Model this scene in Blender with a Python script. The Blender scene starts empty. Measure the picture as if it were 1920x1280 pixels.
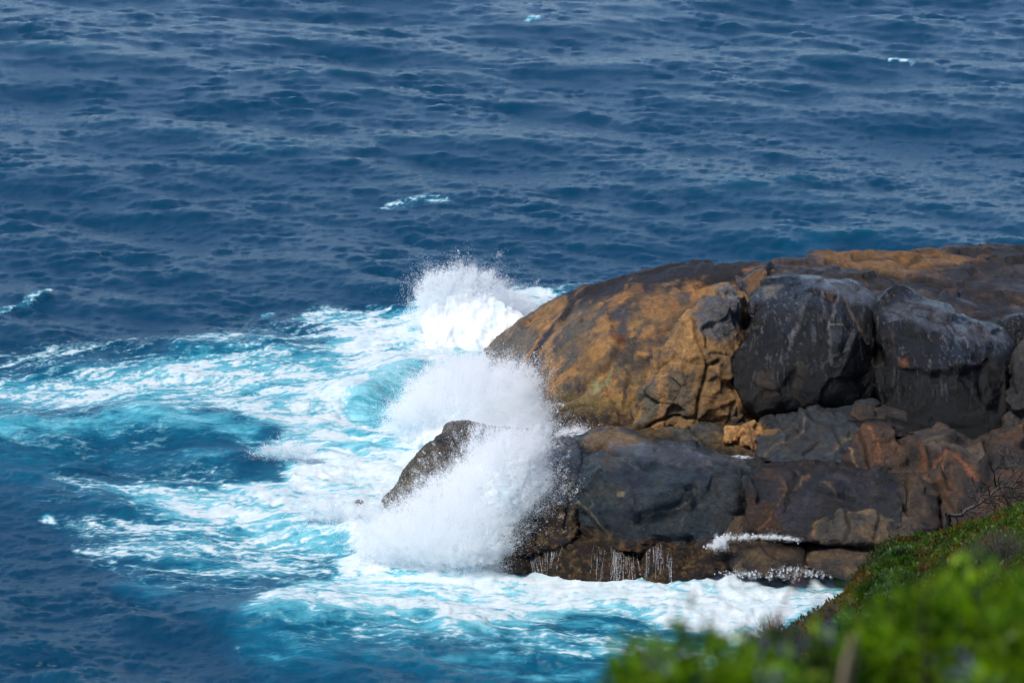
import bpy, math, random
import numpy as np
C = bpy.context.scene.collection
sc = bpy.context.scene
rng = np.random.default_rng(7)
random.seed(7)
rad = math.radians

# ------------------------------------------------------------------ camera, sky, sun, exposure
CAM_H, PITCH, FOC = 40.0, rad(17.0), 100.0
cd = bpy.data.cameras.new('camera'); cam = bpy.data.objects.new('camera', cd); C.objects.link(cam)
cam.location = (0, 0, CAM_H); cam.rotation_euler = (math.pi/2 - PITCH, 0, 0)
cd.lens = FOC; cd.sensor_width = 36.0; cd.clip_start = 0.1; cd.clip_end = 20000
cd.dof.use_dof = True; cd.dof.focus_distance = 118.0; cd.dof.aperture_fstop = 2.9
sc.camera = cam
SUN_EL, SUN_AZ = rad(61), rad(-122)         # azimuth measured from +Y (view direction) towards +X
sdir = (math.sin(SUN_AZ)*math.cos(SUN_EL), math.cos(SUN_AZ)*math.cos(SUN_EL), math.sin(SUN_EL))
w = bpy.data.worlds.new('World'); sc.world = w; w.use_nodes = True
nt = w.node_tree
sky = nt.nodes.new('ShaderNodeTexSky'); sky.sky_type = 'NISHITA'; sky.sun_disc = False
sky.sun_elevation = SUN_EL; sky.sun_rotation = SUN_AZ
sky.air_density = 0.8; sky.dust_density = 0.0; sky.ozone_density = 1.2; sky.altitude = 3000
bg = nt.nodes['Background']; bg.inputs[1].default_value = 0.07
nt.links.new(sky.outputs[0], bg.inputs[0])
sl = bpy.data.lights.new('sun', 'SUN'); sun = bpy.data.objects.new('sun', sl); C.objects.link(sun)
from mathutils import Vector
sun.rotation_euler = Vector(sdir).to_track_quat('Z', 'Y').to_euler()
sl.energy = 1.5; sl.angle = rad(22); sl.color = (1.0, 0.95, 0.87)
sc.view_settings.view_transform = 'Standard'; sc.view_settings.look = 'None'
sc.view_settings.gamma = 1.0; sc.view_settings.exposure = 1.3
try: sc.view_settings.use_curve_mapping = False
except Exception: pass
sc.cycles.max_bounces = 28; sc.cycles.diffuse_bounces = 26; sc.cycles.transparent_max_bounces = 24
sc.cycles.caustics_reflective = False; sc.cycles.caustics_refractive = False

# ------------------------------------------------------------------ geometry of the view: points of the picture at a chosen distance
KP = 0.36/1920*(100.0/FOC)
cP, sP = math.cos(PITCH), math.sin(PITCH)
def at(px, py, Y):
    px = np.asarray(px, float); py = np.asarray(py, float); Y = np.asarray(Y, float)
    u = (px-960)*KP; v = (640-py)*KP
    dy = cP + v*sP; dz = -sP + v*cP
    t = Y/dy
    return np.stack([u*t, Y+0*t, CAM_H + dz*t], -1)
def seaY(px, py, z=0.0):
    v = (640-np.asarray(py, float))*KP
    return (CAM_H-z)*(cP+v*sP)/(sP-v*cP)
def topx(P):
    x, y, z = P[..., 0], P[..., 1], P[..., 2]-CAM_H
    f = y*cP - z*sP; u = y*sP + z*cP
    return 960 + x/f/KP, 640 - u/f/KP

# ------------------------------------------------------------------ noise
_perm = rng.permutation(4096).astype(np.int32); _perm = np.concatenate([_perm, _perm, _perm])
_g = rng.normal(size=(4096, 3)).astype(np.float32); _g /= np.linalg.norm(_g, axis=1)[:, None]
def _fade(t): return t*t*t*(t*(t*6-15)+10)
def perlin(P):
    P = np.asarray(P, np.float32)
    i = np.floor(P).astype(np.int32); f = P - i; i &= 4095
    w_ = _fade(f); out = 0
    for a in (0, 1):
        ha = _perm[i[:, 0]+a]
        wa = w_[:, 0] if a else 1-w_[:, 0]
        for b in (0, 1):
            hb = _perm[ha + ((i[:, 1]+b) & 4095)]
            wb = w_[:, 1] if b else 1-w_[:, 1]
            for c in (0, 1):
                h = _perm[hb + ((i[:, 2]+c) & 4095)]
                g = _g[h]
                d = g[:, 0]*(f[:, 0]-a) + g[:, 1]*(f[:, 1]-b) + g[:, 2]*(f[:, 2]-c)
                out = out + d*wa*wb*(w_[:, 2] if c else 1-w_[:, 2])
    return out*1.6
def fbm(P, octs=4, gain=0.5, lac=2.03, ridged=False):
    s = 0; a = 1.0; n = 0; P = np.asarray(P, np.float32).copy()
    for k in range(octs):
        v = perlin(P + 17.3*k)
        if ridged: v = 1-2*np.abs(v)
        s = s + a*v; n += a; a *= gain; P = P*lac
    return s/n
def smooth(a, b, x):
    t = np.clip((x-a)/(b-a), 0, 1); return t*t*(3-2*t)
def polydist(px, py, pts, closed=False):
    """distance to a polyline and the position along it (0..1)"""
    pts = np.array(pts, float)
    if closed: pts = np.vstack([pts, pts[:1]])
    d = np.full(px.shape, 1e9); tt = np.zeros(px.shape); n = len(pts)-1
    for k in range(n):
        a, b = pts[k], pts[k+1]; e = b-a; L = max(e@e, 1e-9)
        t = np.clip(((px-a[0])*e[0] + (py-a[1])*e[1])/L, 0, 1)
        q = np.hypot(px-a[0]-t*e[0], py-a[1]-t*e[1])
        m = q < d; d = np.where(m, q, d); tt = np.where(m, (k+t)/n, tt)
    return d, tt
def inside(px, py, pts):
    pts = np.array(pts, float); c = np.zeros(px.shape, bool); j = len(pts)-1
    for i in range(len(pts)):
        xi, yi = pts[i]; xj, yj = pts[j]
        if yi != yj:
            c ^= ((yi > py) != (yj > py)) & (px < (xj-xi)*(py-yi)/(yj-yi)+xi)
        j = i
    return c
def sdpoly(px, py, pts):
    d, _ = polydist(px, py, pts, True)
    return np.where(inside(px, py, pts), -d, d)
def srgb(r, g, b):
    f = lambda c: (c/255/12.92) if c/255 <= 0.04045 else ((c/255+0.055)/1.055)**2.4
    return np.array([f(r), f(g), f(b)])

# ------------------------------------------------------------------ object helpers
def tag(o, label=None, cat=None, group=None, kind=None):
    if label: o['label'] = label
    if cat: o['category'] = cat
    if group: o['group'] = group
    if kind: o['kind'] = kind
    return o
def mesh_obj(name, V, F, mat, attrs=None, cols=None, smooth_=True, parent=None):
    me = bpy.data.meshes.new(name)
    V = np.ascontiguousarray(V, np.float32)
    me.vertices.add(len(V)); me.vertices.foreach_set('co', V.ravel())
    if F is not None and len(F):
        F = np.ascontiguousarray(F, np.int32); nf, k = F.shape
        me.loops.add(nf*k); me.loops.foreach_set('vertex_index', F.ravel())
        me.polygons.add(nf); me.polygons.foreach_set('loop_start', np.arange(0, nf*k, k, dtype=np.int32))
        me.polygons.foreach_set('use_smooth', np.full(nf, smooth_, dtype=bool))
    me.update(calc_edges=True)
    for n_, a in (attrs or {}).items():
        at_ = me.attributes.new(n_, 'FLOAT', 'POINT'); at_.data.foreach_set('value', np.ascontiguousarray(a, np.float32))
    for n_, a in (cols or {}).items():
        at_ = me.attributes.new(n_, 'FLOAT_COLOR', 'POINT')
        a = np.concatenate([a, np.ones((len(a), 1))], 1) if a.shape[1] == 3 else a
        at_.data.foreach_set('color', np.ascontiguousarray(a, np.float32).ravel())
    if mat: me.materials.append(mat)
    o = bpy.data.objects.new(name, me); C.objects.link(o)
    if parent: o.parent = parent
    return o
class NT:
    def __init__(s, name):
        s.m = bpy.data.materials.new(name); s.m.use_nodes = True; s.t = s.m.node_tree
        s.b = s.t.nodes['Principled BSDF']; s.out = s.t.nodes['Material Output']
    def n(s, typ, **kw):
        nd = s.t.nodes.new('ShaderNode'+typ)
        for k, v in kw.items():
            if k.startswith('i_'):
                key = k[2:]; key = int(key) if key.isdigit() else key.replace('_', ' ')
                nd.inputs[key].default_value = v
            else: setattr(nd, k, v)
        return nd
    def l(s, a, b): s.t.links.new(a, b)
    def attr(s, name): return s.n('Attribute', attribute_name=name)
    def math(s, op, a, b=None, clamp=False):
        nd = s.n('Math', operation=op, use_clamp=clamp)
        for k, v in enumerate((a, b)):
            if v is None: continue
            if isinstance(v, (int, float)): nd.inputs[k].default_value = v
            else: s.l(v, nd.inputs[k])
        return nd.outputs[0]
    def mix(s, f, a, b, blend='MIX'):
        nd = s.n('Mix', data_type='RGBA', blend_type=blend)
        for k, v in ((0, f), (6, a), (7, b)):
            if isinstance(v, (int, float)): nd.inputs[k].default_value = v
            elif isinstance(v, (tuple, list, np.ndarray)): nd.inputs[k].default_value = tuple(v)[:3]+(1,)
            else: s.l(v, nd.inputs[k])
        return nd.outputs[2]
    def ramp(s, f, stops):
        nd = s.n('ValToRGB'); s.l(f, nd.inputs[0]); e = nd.color_ramp.elements
        while len(e) < len(stops): e.new(0.5)
        for q, (p, c) in zip(e, stops): q.position = p; q.color = tuple(c)[:3]+(1,) if hasattr(c, '__len__') else (c, c, c, 1)
        return nd.outputs[0]

# ------------------------------------------------------------------ materials
def mat_water():
    M = NT('sea_water'); b = M.b
    geo = M.n('NewGeometry')
    foam = M.attr('foam').outputs['Fac']; teal = M.attr('teal').outputs['Fac']; hgt = M.attr('crest').outputs['Fac']
    mp = M.n('Mapping'); mp.inputs['Scale'].default_value = (0.75, 1.9, 1.0); mp.inputs['Rotation'].default_value = (0, 0, -.22); M.l(geo.outputs['Position'], mp.inputs[0])
    # water body colour: deep blue, teal in thin crests, turquoise where air is mixed in
    deep = M.mix(hgt, srgb(3, 58, 86), srgb(6, 88, 110))
    body = M.ramp(teal, [(0.0, (0, 0, 0)), (0.35, srgb(8, 110, 150)), (0.7, srgb(40, 175, 200)), (1.0, srgb(150, 222, 232))])
    n0 = M.n('TexNoise', i_Scale=1.1, i_Detail=7.0, i_Roughness=0.7, i_Distortion=0.4); M.l(mp.outputs[0], n0.inputs['Vector'])
    tv = M.n('MapRange', i_1=0.35, i_2=0.65, i_3=0.6, i_4=1.3); M.l(n0.outputs['Fac'], tv.inputs[0])
    teal = M.math('MULTIPLY', teal, tv.outputs[0], True)
    body = M.ramp(teal, [(0.0, srgb(6, 80, 118)), (0.3, srgb(18, 112, 142)), (0.6, srgb(80, 168, 186)), (1.0, srgb(150, 216, 226))])
    tf = M.math('MULTIPLY', teal, 2.2, True)
    col = M.mix(tf, deep, body)
    # fine foam texture adds to the mesh's own foam pattern
    n1 = M.n('TexNoise', i_Scale=3.0, i_Detail=9.0, i_Roughness=0.72, i_Distortion=0.9); M.l(mp.outputs[0], n1.inputs['Vector'])
    f2 = M.math('ADD', foam, M.math('MULTIPLY', M.math('SUBTRACT', n1.outputs['Fac'], 0.5), 1.6))
    f3 = M.n('MapRange', interpolation_type='SMOOTHSTEP', i_1=0.15, i_2=0.95); M.l(f2, f3.inputs[0])
    # keep open water clean
    fg = M.math('MULTIPLY', f3.outputs[0], M.math('MULTIPLY', foam, 6.0, True))
    milk = M.math('MULTIPLY', M.math('POWER', fg, 0.55), 0.85, True)
    colm = M.mix(milk, col, srgb(126, 188, 202))
    fw = M.n('MapRange', interpolation_type='SMOOTHSTEP', i_1=0.15, i_2=0.95); M.l(fg, fw.inputs[0])
    whi = M.ramp(n0.outputs['Fac'], [(0.34, (0.50, 0.66, 0.71)), (0.60, (0.76, 0.80, 0.82))])
    col2 = M.mix(fw.outputs[0], colm, whi)
    M.l(col2, b.inputs['Base Color'])
    rg = M.n('MapRange', i_1=0.0, i_2=1.0, i_3=0.14, i_4=0.85); M.l(fg, rg.inputs[0]); M.l(rg.outputs[0], b.inputs['Roughness'])
    b.inputs['IOR'].default_value = 1.33
    n2 = M.n('TexNoise', i_Scale=2.6, i_Detail=6.0, i_Roughness=0.62); 
    mp2 = M.n('Mapping'); mp2.inputs['Scale'].default_value = (0.8, 2.0, 1.0); mp2.inputs['Rotation'].default_value = (0, 0, 0.25)
    M.l(geo.outputs['Position'], mp2.inputs[0]); M.l(mp2.outputs[0], n2.inputs['Vector'])
    bp = M.n('Bump', i_Strength=0.3, i_Distance=0.05); M.l(n2.outputs['Fac'], bp.inputs['Height'])
    bp2 = M.n('Bump', i_Strength=0.35, i_Distance=0.07); M.l(f2, bp2.inputs['Height']); M.l(bp.outputs[0], bp2.inputs['Normal'])
    M.l(bp2.outputs[0], b.inputs['Normal'])
    return M.m
def mat_rock(name='rock', rough=0.5, bump=1.0):
    M = NT(name); b = M.b
    geo = M.n('NewGeometry'); c = M.attr('col').outputs['Color']; wet = M.attr('wet').outputs['Fac']
    P = geo.outputs['Position']
    na = M.n('TexNoise', i_Scale=4.0, i_Detail=12.0, i_Roughness=0.78, i_Distortion=0.5); M.l(P, na.inputs['Vector'])
    nv = M.n('TexVoronoi', feature='DISTANCE_TO_EDGE', i_Scale=2.6); nw = M.n('VectorMath', operation='ADD'); nd_ = M.n('TexNoise', i_Scale=1.5, i_Detail=5.0)
    M.l(P, nd_.inputs['Vector']); M.l(P, nw.inputs[0]); M.l(nd_.outputs['Color'], nw.inputs[1]); M.l(nw.outputs[0], nv.inputs['Vector'])
    ck = M.n('MapRange', i_1=0.0, i_2=0.035, i_3=0.0, i_4=1.0); M.l(nv.outputs['Distance'], ck.inputs[0])
    nb = M.n('TexNoise', i_Scale=26.0, i_Detail=5.0, i_Roughness=0.7); M.l(P, nb.inputs['Vector'])
    v = M.math('MULTIPLY', M.math('ADD', M.math('MULTIPLY', na.outputs['Fac'], 1.5), M.math('MULTIPLY', nb.outputs['Fac'], 1.1)), 0.78)
    cc = M.mix(1.0, c, M.ramp(v, [(0.55, 0.35), (1.0, 0.97), (1.0, 1.0)]), 'MULTIPLY')
    mr = M.n('MapRange', i_1=0.75, i_2=1.2, i_3=0.28, i_4=1.85); M.l(v, mr.inputs[0])
    cm = M.n('VectorMath', operation='SCALE'); M.l(c, cm.inputs[0]); M.l(mr.outputs[0], cm.inputs['Scale'])
    M.l(cm.outputs[0], b.inputs['Base Color'])
    r = M.n('MapRange', i_1=0.0, i_2=1.0, i_3=0.68, i_4=0.12); M.l(wet, r.inputs[0])
    r2 = M.math('ADD', r.outputs[0], M.math('MULTIPLY', M.math('SUBTRACT', nb.outputs['Fac'], 0.5), 0.3), True)
    M.l(r2, b.inputs['Roughness'])
    b.inputs['IOR'].default_value = 1.45
    h = M.math('ADD', M.math('MULTIPLY', na.outputs['Fac'], 1.0), M.math('ADD', M.math('MULTIPLY', nb.outputs['Fac'], 0.25), M.math('MULTIPLY', ck.outputs[0], 0.18)))
    bp = M.n('Bump', i_Strength=0.9*bump, i_Distance=0.12); M.l(h, bp.inputs['Height']); M.l(bp.outputs[0], b.inputs['Normal'])
    return M.m
def mat_plain(name, col, rough=0.6, trans=0.0, vary=0.0, scale=6.0, spec=0.5):
    M = NT(name); b = M.b
    if vary:
        n_ = M.n('TexNoise', i_Scale=scale, i_Detail=4.0); g = M.n('NewGeometry'); M.l(g.outputs['Position'], n_.inputs['Vector'])
        cc = M.ramp(n_.outputs['Fac'], [(0.3, np.array(col)*(1-vary)), (0.7, np.minimum(np.array(col)*(1+vary), 1))])
        M.l(cc, b.inputs['Base Color'])
    else: b.inputs['Base Color'].default_value = tuple(col)+(1,)
    b.inputs['Roughness'].default_value = rough
    b.inputs['Specular IOR Level'].default_value = spec
    if trans:
        tr = M.n('BsdfTranslucent'); tr.inputs[0].default_value = tuple(col)+(1,)
        if vary: M.l(cc, tr.inputs[0])
        mx = M.n('MixShader', i_0=trans); M.l(b.outputs[0], mx.inputs[1]); M.l(tr.outputs[0], mx.inputs[2]); M.l(mx.outputs[0], M.out.inputs[0])
    return M.m
WATER = mat_water(); ROCK = mat_rock()
WEEDROCK = mat_rock('weed_rock', bump=1.5)
# ------------------------------------------------------------------ the sea
# foam and turquoise maps: where the air and foam lie on the water, given in the picture's plan of the sea surface
GX, GY = 480, 330                                  # raster cells of 4 px, from (0,-20)
rx, ry = np.meshgrid(np.arange(GX)*4.0+2, np.arange(GY)*4.0-18)
def gblur(A, s):
    pad = int(s*3)+2; B = np.pad(A, pad, mode='edge')
    fy = np.fft.fftfreq(B.shape[0])[:, None]; fx = np.fft.fftfreq(B.shape[1])[None]
    B = np.fft.ifft2(np.fft.fft2(B)*np.exp(-2*(math.pi*s)**2*(fx**2+fy**2))).real
    return B[pad:-pad, pad:-pad]
_wx = fbm(np.stack([rx.ravel()/70, ry.ravel()/34, 0*rx.ravel()], 1), 4).reshape(rx.shape)
_wy = fbm(np.stack([rx.ravel()/80, ry.ravel()/30, 0*rx.ravel()+9], 1), 4).reshape(rx.shape)
def paint(A, shapes):
    for s in shapes:
        kind, pts, val, soft = s[:4]; wv = s[4] if len(s) > 4 else 1.0
        X_, Y_ = rx + _wx*46*wv, ry + _wy*17*wv
        if kind == 'p': d = sdpoly(X_, Y_, pts); m = 1-smooth(-soft, soft, d)
        else:
            d, _ = polydist(X_, Y_, pts); m = 1-smooth(0, soft, d)
        A[:] = A*(1-m) + (np.maximum(A, val) if val >= 0 else A*(1+val))*m
    return A
FO = paint(np.zeros(rx.shape), [
 ('p', [(-30, 700), (150, 692), (380, 652), (560, 650), (700, 620), (800, 590), (920, 560), (1000, 560), (1010, 640), (1060, 830), (820, 800), (700, 835), (600, 820), (480, 790), (300, 768), (-30, 785)], .34, 26),
 ('p', [(-30, 715), (140, 712), (330, 672), (500, 664), (660, 660), (780, 640), (800, 700), (690, 735), (560, 760), (470, 765), (300, 740), (-30, 758)], .43, 30),
 ('p', [(620, 650), (760, 600), (860, 560), (1010, 560), (1000, 640), (1000, 700), (820, 700), (700, 690)], .72, 22),
 ('p', [(440, 770), (600, 740), (720, 700), (760, 760), (760, 790), (600, 800), (480, 795)], .68, 14),
 ('p', [(560, 800), (700, 790), (840, 760), (1060, 790), (1060, 840), (900, 840), (700, 840), (600, 850), (500, 845)], .55, 14),
 ('p', [(470, 842), (560, 838), (700, 850), (800, 835), (820, 900), (760, 960), (700, 980), (600, 975), (470, 965), (370, 950), (440, 915), (560, 895), (520, 865)], .78, 24),
 ('p', [(150, 905), (260, 890), (420, 905), (500, 960), (640, 985), (660, 1040), (560, 1045), (420, 990), (260, 950)], .44, 30),
 ('p', [(140, 1000), (300, 960), (520, 1010), (640, 1060), (560, 1100), (420, 1110), (260, 1070)], .34, 44),
 ('p', [(660, 990), (800, 940), (1000, 1000), (960, 1060), (1200, 1086), (1250, 1092), (1400, 1050), (1640, 1085), (1600, 1120), (1520, 1160), (1420, 1190), (1260, 1168), (1080, 1150), (980, 1190), (880, 1190), (780, 1160), (640, 1150), (490, 1135), (540, 1105), (640, 1070)], .60, 16),
 ('p', [(700, 1000), (940, 1040), (960, 1066), (1200, 1090), (1400, 1058), (1560, 1090), (1500, 1130), (1420, 1150), (1200, 1120), (1000, 1095), (860, 1090), (760, 1080), (680, 1060)], .68, 20),
 ('p', [(640, 975), (720, 960), (1000, 990), (960, 1060), (800, 1070), (690, 1040)], .97, 18),
 ('l', [(500, 1140), (600, 1155), (720, 1160), (780, 1150), (850, 1170), (905, 1185)], .78, 17),
 ('p', [(1020, 1225), (1180, 1208), (1400, 1212), (1400, 1245), (1200, 1236)], .60, 14),
 ('l', [(0, 588), (40, 575), (70, 560), (95, 552)], .36, 9, .3),
 ('p', [(430, 600), (560, 590), (760, 570), (800, 600), (700, 615), (560, 612)], .40, 16),
 ('l', [(490, 590), (515, 586)], 0.62, 5.8, .3), ('l', [(100, 650), (160, 655)], .2, 12),
 ('l', [(715, 388), (760, 383), (800, 376), (845, 378)], 0.43, 7.9, .3), 
 ('l', [(984, 42), (1000, 36), (1014, 36)], 0.77, 4.7, .1), ('l', [(1662, 117), (1680, 115), (1700, 118), (1716, 124)], 0.77, 4.0, .1),
 ('l', [(296, 251), (308, 249)], 0.48, 4.3, .1), ('l', [(374, 267), (384, 267)], 0.48, 4.3, .1), ('l', [(1232, 305), (1300, 302)], 0.30, 5.8, .3),
 ('l', [(1000, 452), (1010, 450)], 0.43, 3.6, .1), ('l', [(74, 962), (90, 958), (100, 966)], 0.77, 6.5, .1), ('l', [(340, 1040), (420, 1055)], 0.30, 8.6),
   ('l', [(445, 1220), (455, 1222)], 0.69, 4.3, .1), 
 ('l', [(470, 1156), (490, 1158)], 0.43, 4.3, .1),   
 ('l', [(1448, 462), (1456, 458)], 0.50, 3.6, .1), ('l', [(1150, 148), (1210, 148)], 0.26, 5.0, .3), ('l', [(590, 182), (604, 182)], 0.40, 3.6, .1), ('l', [(890, 76), (930, 72)], 0.26, 4.3, .3),
   ('l', [(880, 175), (920, 170)], 0.26, 4.3, .3),
 ('l', [(900, 560), (1000, 560), (1060, 545), (1150, 528)], .5, 14), ('p', [(780, 560), (1010, 540), (1040, 570), (950, 640), (780, 640)], .66, 18),
 
])
FO = paint(FO, [('p', [(-30, 770), (200, 775), (420, 790), (520, 830), (420, 850), (200, 838), (-30, 840)], .20, 26), ('p', [(60, 860), (420, 850), (480, 900), (150, 930), (60, 1000)], .12, 30),
  ('p', [(420, 1170), (700, 1180), (1000, 1200), (1180, 1200), (1300, 1215), (1000, 1250), (560, 1230)], .16, 22), ('l', [(240, 776), (300, 768), (360, 782)], .5, 10),
  ('p', [(560, 590), (800, 570), (900, 620), (1060, 820), (1060, 850), (760, 850), (700, 820), (740, 760), (700, 700), (740, 640)], .66, 22), ('p', [(1250, 1080), (1400, 1052), (1640, 1070), (1620, 1120), (1500, 1170), (1380, 1200), (1250, 1160)], .74, 14)])
FO = paint(FO, [('p', [(640, 765), (690, 722), (760, 694), (800, 690), (790, 730), (755, 770), (700, 795), (655, 788)], -.80, 16, .6), ('l', [(845, 592), (880, 580), (925, 586)], -.6, 12, .5), ('l', [(690, 985), (760, 985), (830, 962)], -.55, 16, .5), ('l', [(560, 930), (620, 915), (690, 925)], -.45, 20),
  ('l', [(560, 870), (600, 862), (640, 868)], -.5, 14), ('l', [(900, 600), (940, 625), (880, 650)], -.35, 22), ('l', [(700, 880), (560, 885)], .95, 20)])
FO = paint(FO, [('p', [(-30, 650), (300, 625), (560, 600), (760, 590), (700, 640), (300, 670), (-30, 720)], .24, 26), ('p', [(100, 880), (420, 870), (520, 950), (660, 1060), (620, 1140), (380, 1130), (140, 1040)], .24, 40), ('p', [(480, 1120), (900, 1180), (1300, 1180), (1200, 1230), (700, 1220), (460, 1170)], .24, 24)])
FO = gblur(FO, 1.1)
# crisp little whitecaps sitting on single crests
FO = paint(FO, [('l', [(988, 41), (1001, 37), (1012, 37)], .80, 4.5, .05), ('l', [(1666, 117), (1682, 115), (1698, 118)], .80, 4.5, .05), 
  ('l', [(725, 386), (765, 382), (800, 377), (840, 378)], .36, 6, .3), ('l', [(80, 963), (88, 959), (96, 963)], .75, 5, .1), ('l', [(4, 586), (40, 573), (70, 560), (92, 553)], .40, 9, .3), ('l', [(490, 590), (512, 586)], .6, 4, .1)])
TE = paint(np.zeros(rx.shape), [
 ('p', [(-30, 690), (400, 640), (700, 600), (1010, 560), (1060, 840), (700, 1000), (640, 1080), (420, 1040), (140, 950), (140, 890), (420, 900), (500, 860), (400, 800), (-30, 800)], .26, 30),
 ('p', [(380, 1130), (700, 1160), (1000, 1190), (1160, 1160), (1450, 1180), (1400, 1230), (1120, 1290), (500, 1290), (430, 1200)], .26, 60), ('p', [(-30, 800), (480, 820), (640, 1000), (640, 1160), (300, 1130), (120, 1000), (-30, 900)], .18, 70), ('p', [(900, 1180), (1500, 1170), (1500, 1290), (800, 1290)], .32, 50),
 ('p', [(520, 1090), (940, 1060), (1600, 1080), (1480, 1180), (1100, 1160), (700, 1150)], .40, 18),
 ('l', [(-30, 804), (120, 802), (240, 790), (330, 796), (420, 806), (480, 816)], .62, 20, .5),
 ('l', [(200, 780), (280, 770), (340, 790)], .42, 14, .5),
 ('l', [(-30, 845), (130, 840), (300, 842), (480, 850)], .22, 34),
 ('p', [(640, 730), (700, 700), (770, 690), (790, 720), (760, 770), (700, 790), (650, 770)], .86, 22),
 ('l', [(700, 720), (740, 712), (768, 700)], .66, 14), 
 ('l', [(850, 590), (880, 580), (915, 584)], .60, 12), ('p', [(760, 600), (980, 570), (990, 640), (800, 690)], .66, 25),
 ('l', [(480, 1166), (600, 1170), (760, 1180), (900, 1200)], .44, 30), ('l', [(1010, 1180), (1090, 1165), (1160, 1190)], .48, 22),
 ('l', [(690, 975), (800, 985), (830, 960)], .70, 22), ('l', [(480, 975), (600, 985), (640, 1005)], .5, 20), ('p', [(560, 900), (700, 880), (740, 940), (620, 950)], .55, 22),
 ('l', [(300, 925), (420, 930)], .46, 18), ('l', [(1160, 1255), (1000, 1280)], .5, 30), ('l', [(220, 1100), (330, 1110)], .30, 20),
 ('l', [(1460, 470), (1500, 458), (1545, 470)], .13, 16), ('l', [(400, 850), (430, 855), (360, 845)], .42, 22),
])
TE = gblur(TE, 2.0)
def samp(A, px, py):
    x = np.clip((px-2)/4.0, 0, GX-1.001); y = np.clip((py+18)/4.0, 0, GY-1.001)
    i = x.astype(int); j = y.astype(int); fx = x-i; fy = y-j
    v = (A[j, i]*(1-fx)+A[j, i+1]*fx)*(1-fy) + (A[j+1, i]*(1-fx)+A[j+1, i+1]*fx)*fy
    ed = smooth(-250, 0, px)*smooth(2170, 1920, px)*smooth(1500, 1300, py)
    return v*ed

def ocean_tile(N, L, wind, V, lo, hi, spread, seed, H):
    r = np.random.default_rng(seed)
    k1 = np.fft.fftfreq(N, 1.0/N)*2*math.pi/L
    kx, ky = np.meshgrid(k1, k1); k = np.hypot(kx, ky); k[0, 0] = 1e9
    Lw = V*V/9.81
    cs = (kx*math.cos(wind)+ky*math.sin(wind))/k
    Ph = np.exp(-1/(k*Lw)**2)/k**4*np.where(cs > 0, np.abs(cs)**spread, 0.12*np.abs(cs)**spread)
    lam = 2*math.pi/k; Ph *= ((lam > lo) & (lam < hi))
    h = (r.normal(size=(N, N))+1j*r.normal(size=(N, N)))*np.sqrt(Ph)
    z = np.fft.ifft2(h).real; s = H/z.std(); z *= s
    dx = (np.fft.ifft2(-1j*kx/k*h)).real*s; dy = (np.fft.ifft2(-1j*ky/k*h)).real*s
    return np.stack([dx, dy, z], -1).astype(np.float32), L
def tile_at(T, X, Y, rot=0.0):
    A, L = T; N = A.shape[0]; c, s = math.cos(rot), math.sin(rot)
    U = (X*c+Y*s)/L*N; W = (-X*s+Y*c)/L*N
    i = np.floor(U).astype(int); j = np.floor(W).astype(int); fu = (U-i)[:, None]; fw = (W-j)[:, None]
    i %= N; j %= N; i1 = (i+1) % N; j1 = (j+1) % N
    v = (A[j, i]*(1-fu)+A[j, i1]*fu)*(1-fw) + (A[j1, i]*(1-fu)+A[j1, i1]*fu)*fw
    o = v.copy(); o[:, 0] = v[:, 0]*c - v[:, 1]*s; o[:, 1] = v[:, 0]*s + v[:, 1]*c
    return o
WD = rad(-112)
T1 = ocean_tile(1024, 131.0, WD, 4.2, 1.0, 40, 2.6, 3, 0.080)
T0 = ocean_tile(512, 430.0, rad(-100), 8.0, 6.0, 90, 2.0, 11, 0.17)
T2 = ocean_tile(512, 23.7, WD, 2.6, 0.16, 4.0, 2.6, 5, 0.040)
T3 = ocean_tile(256, 9.1, WD, 2.5, 0.10, 1.2, 0.6, 6, 0.013)

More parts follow.
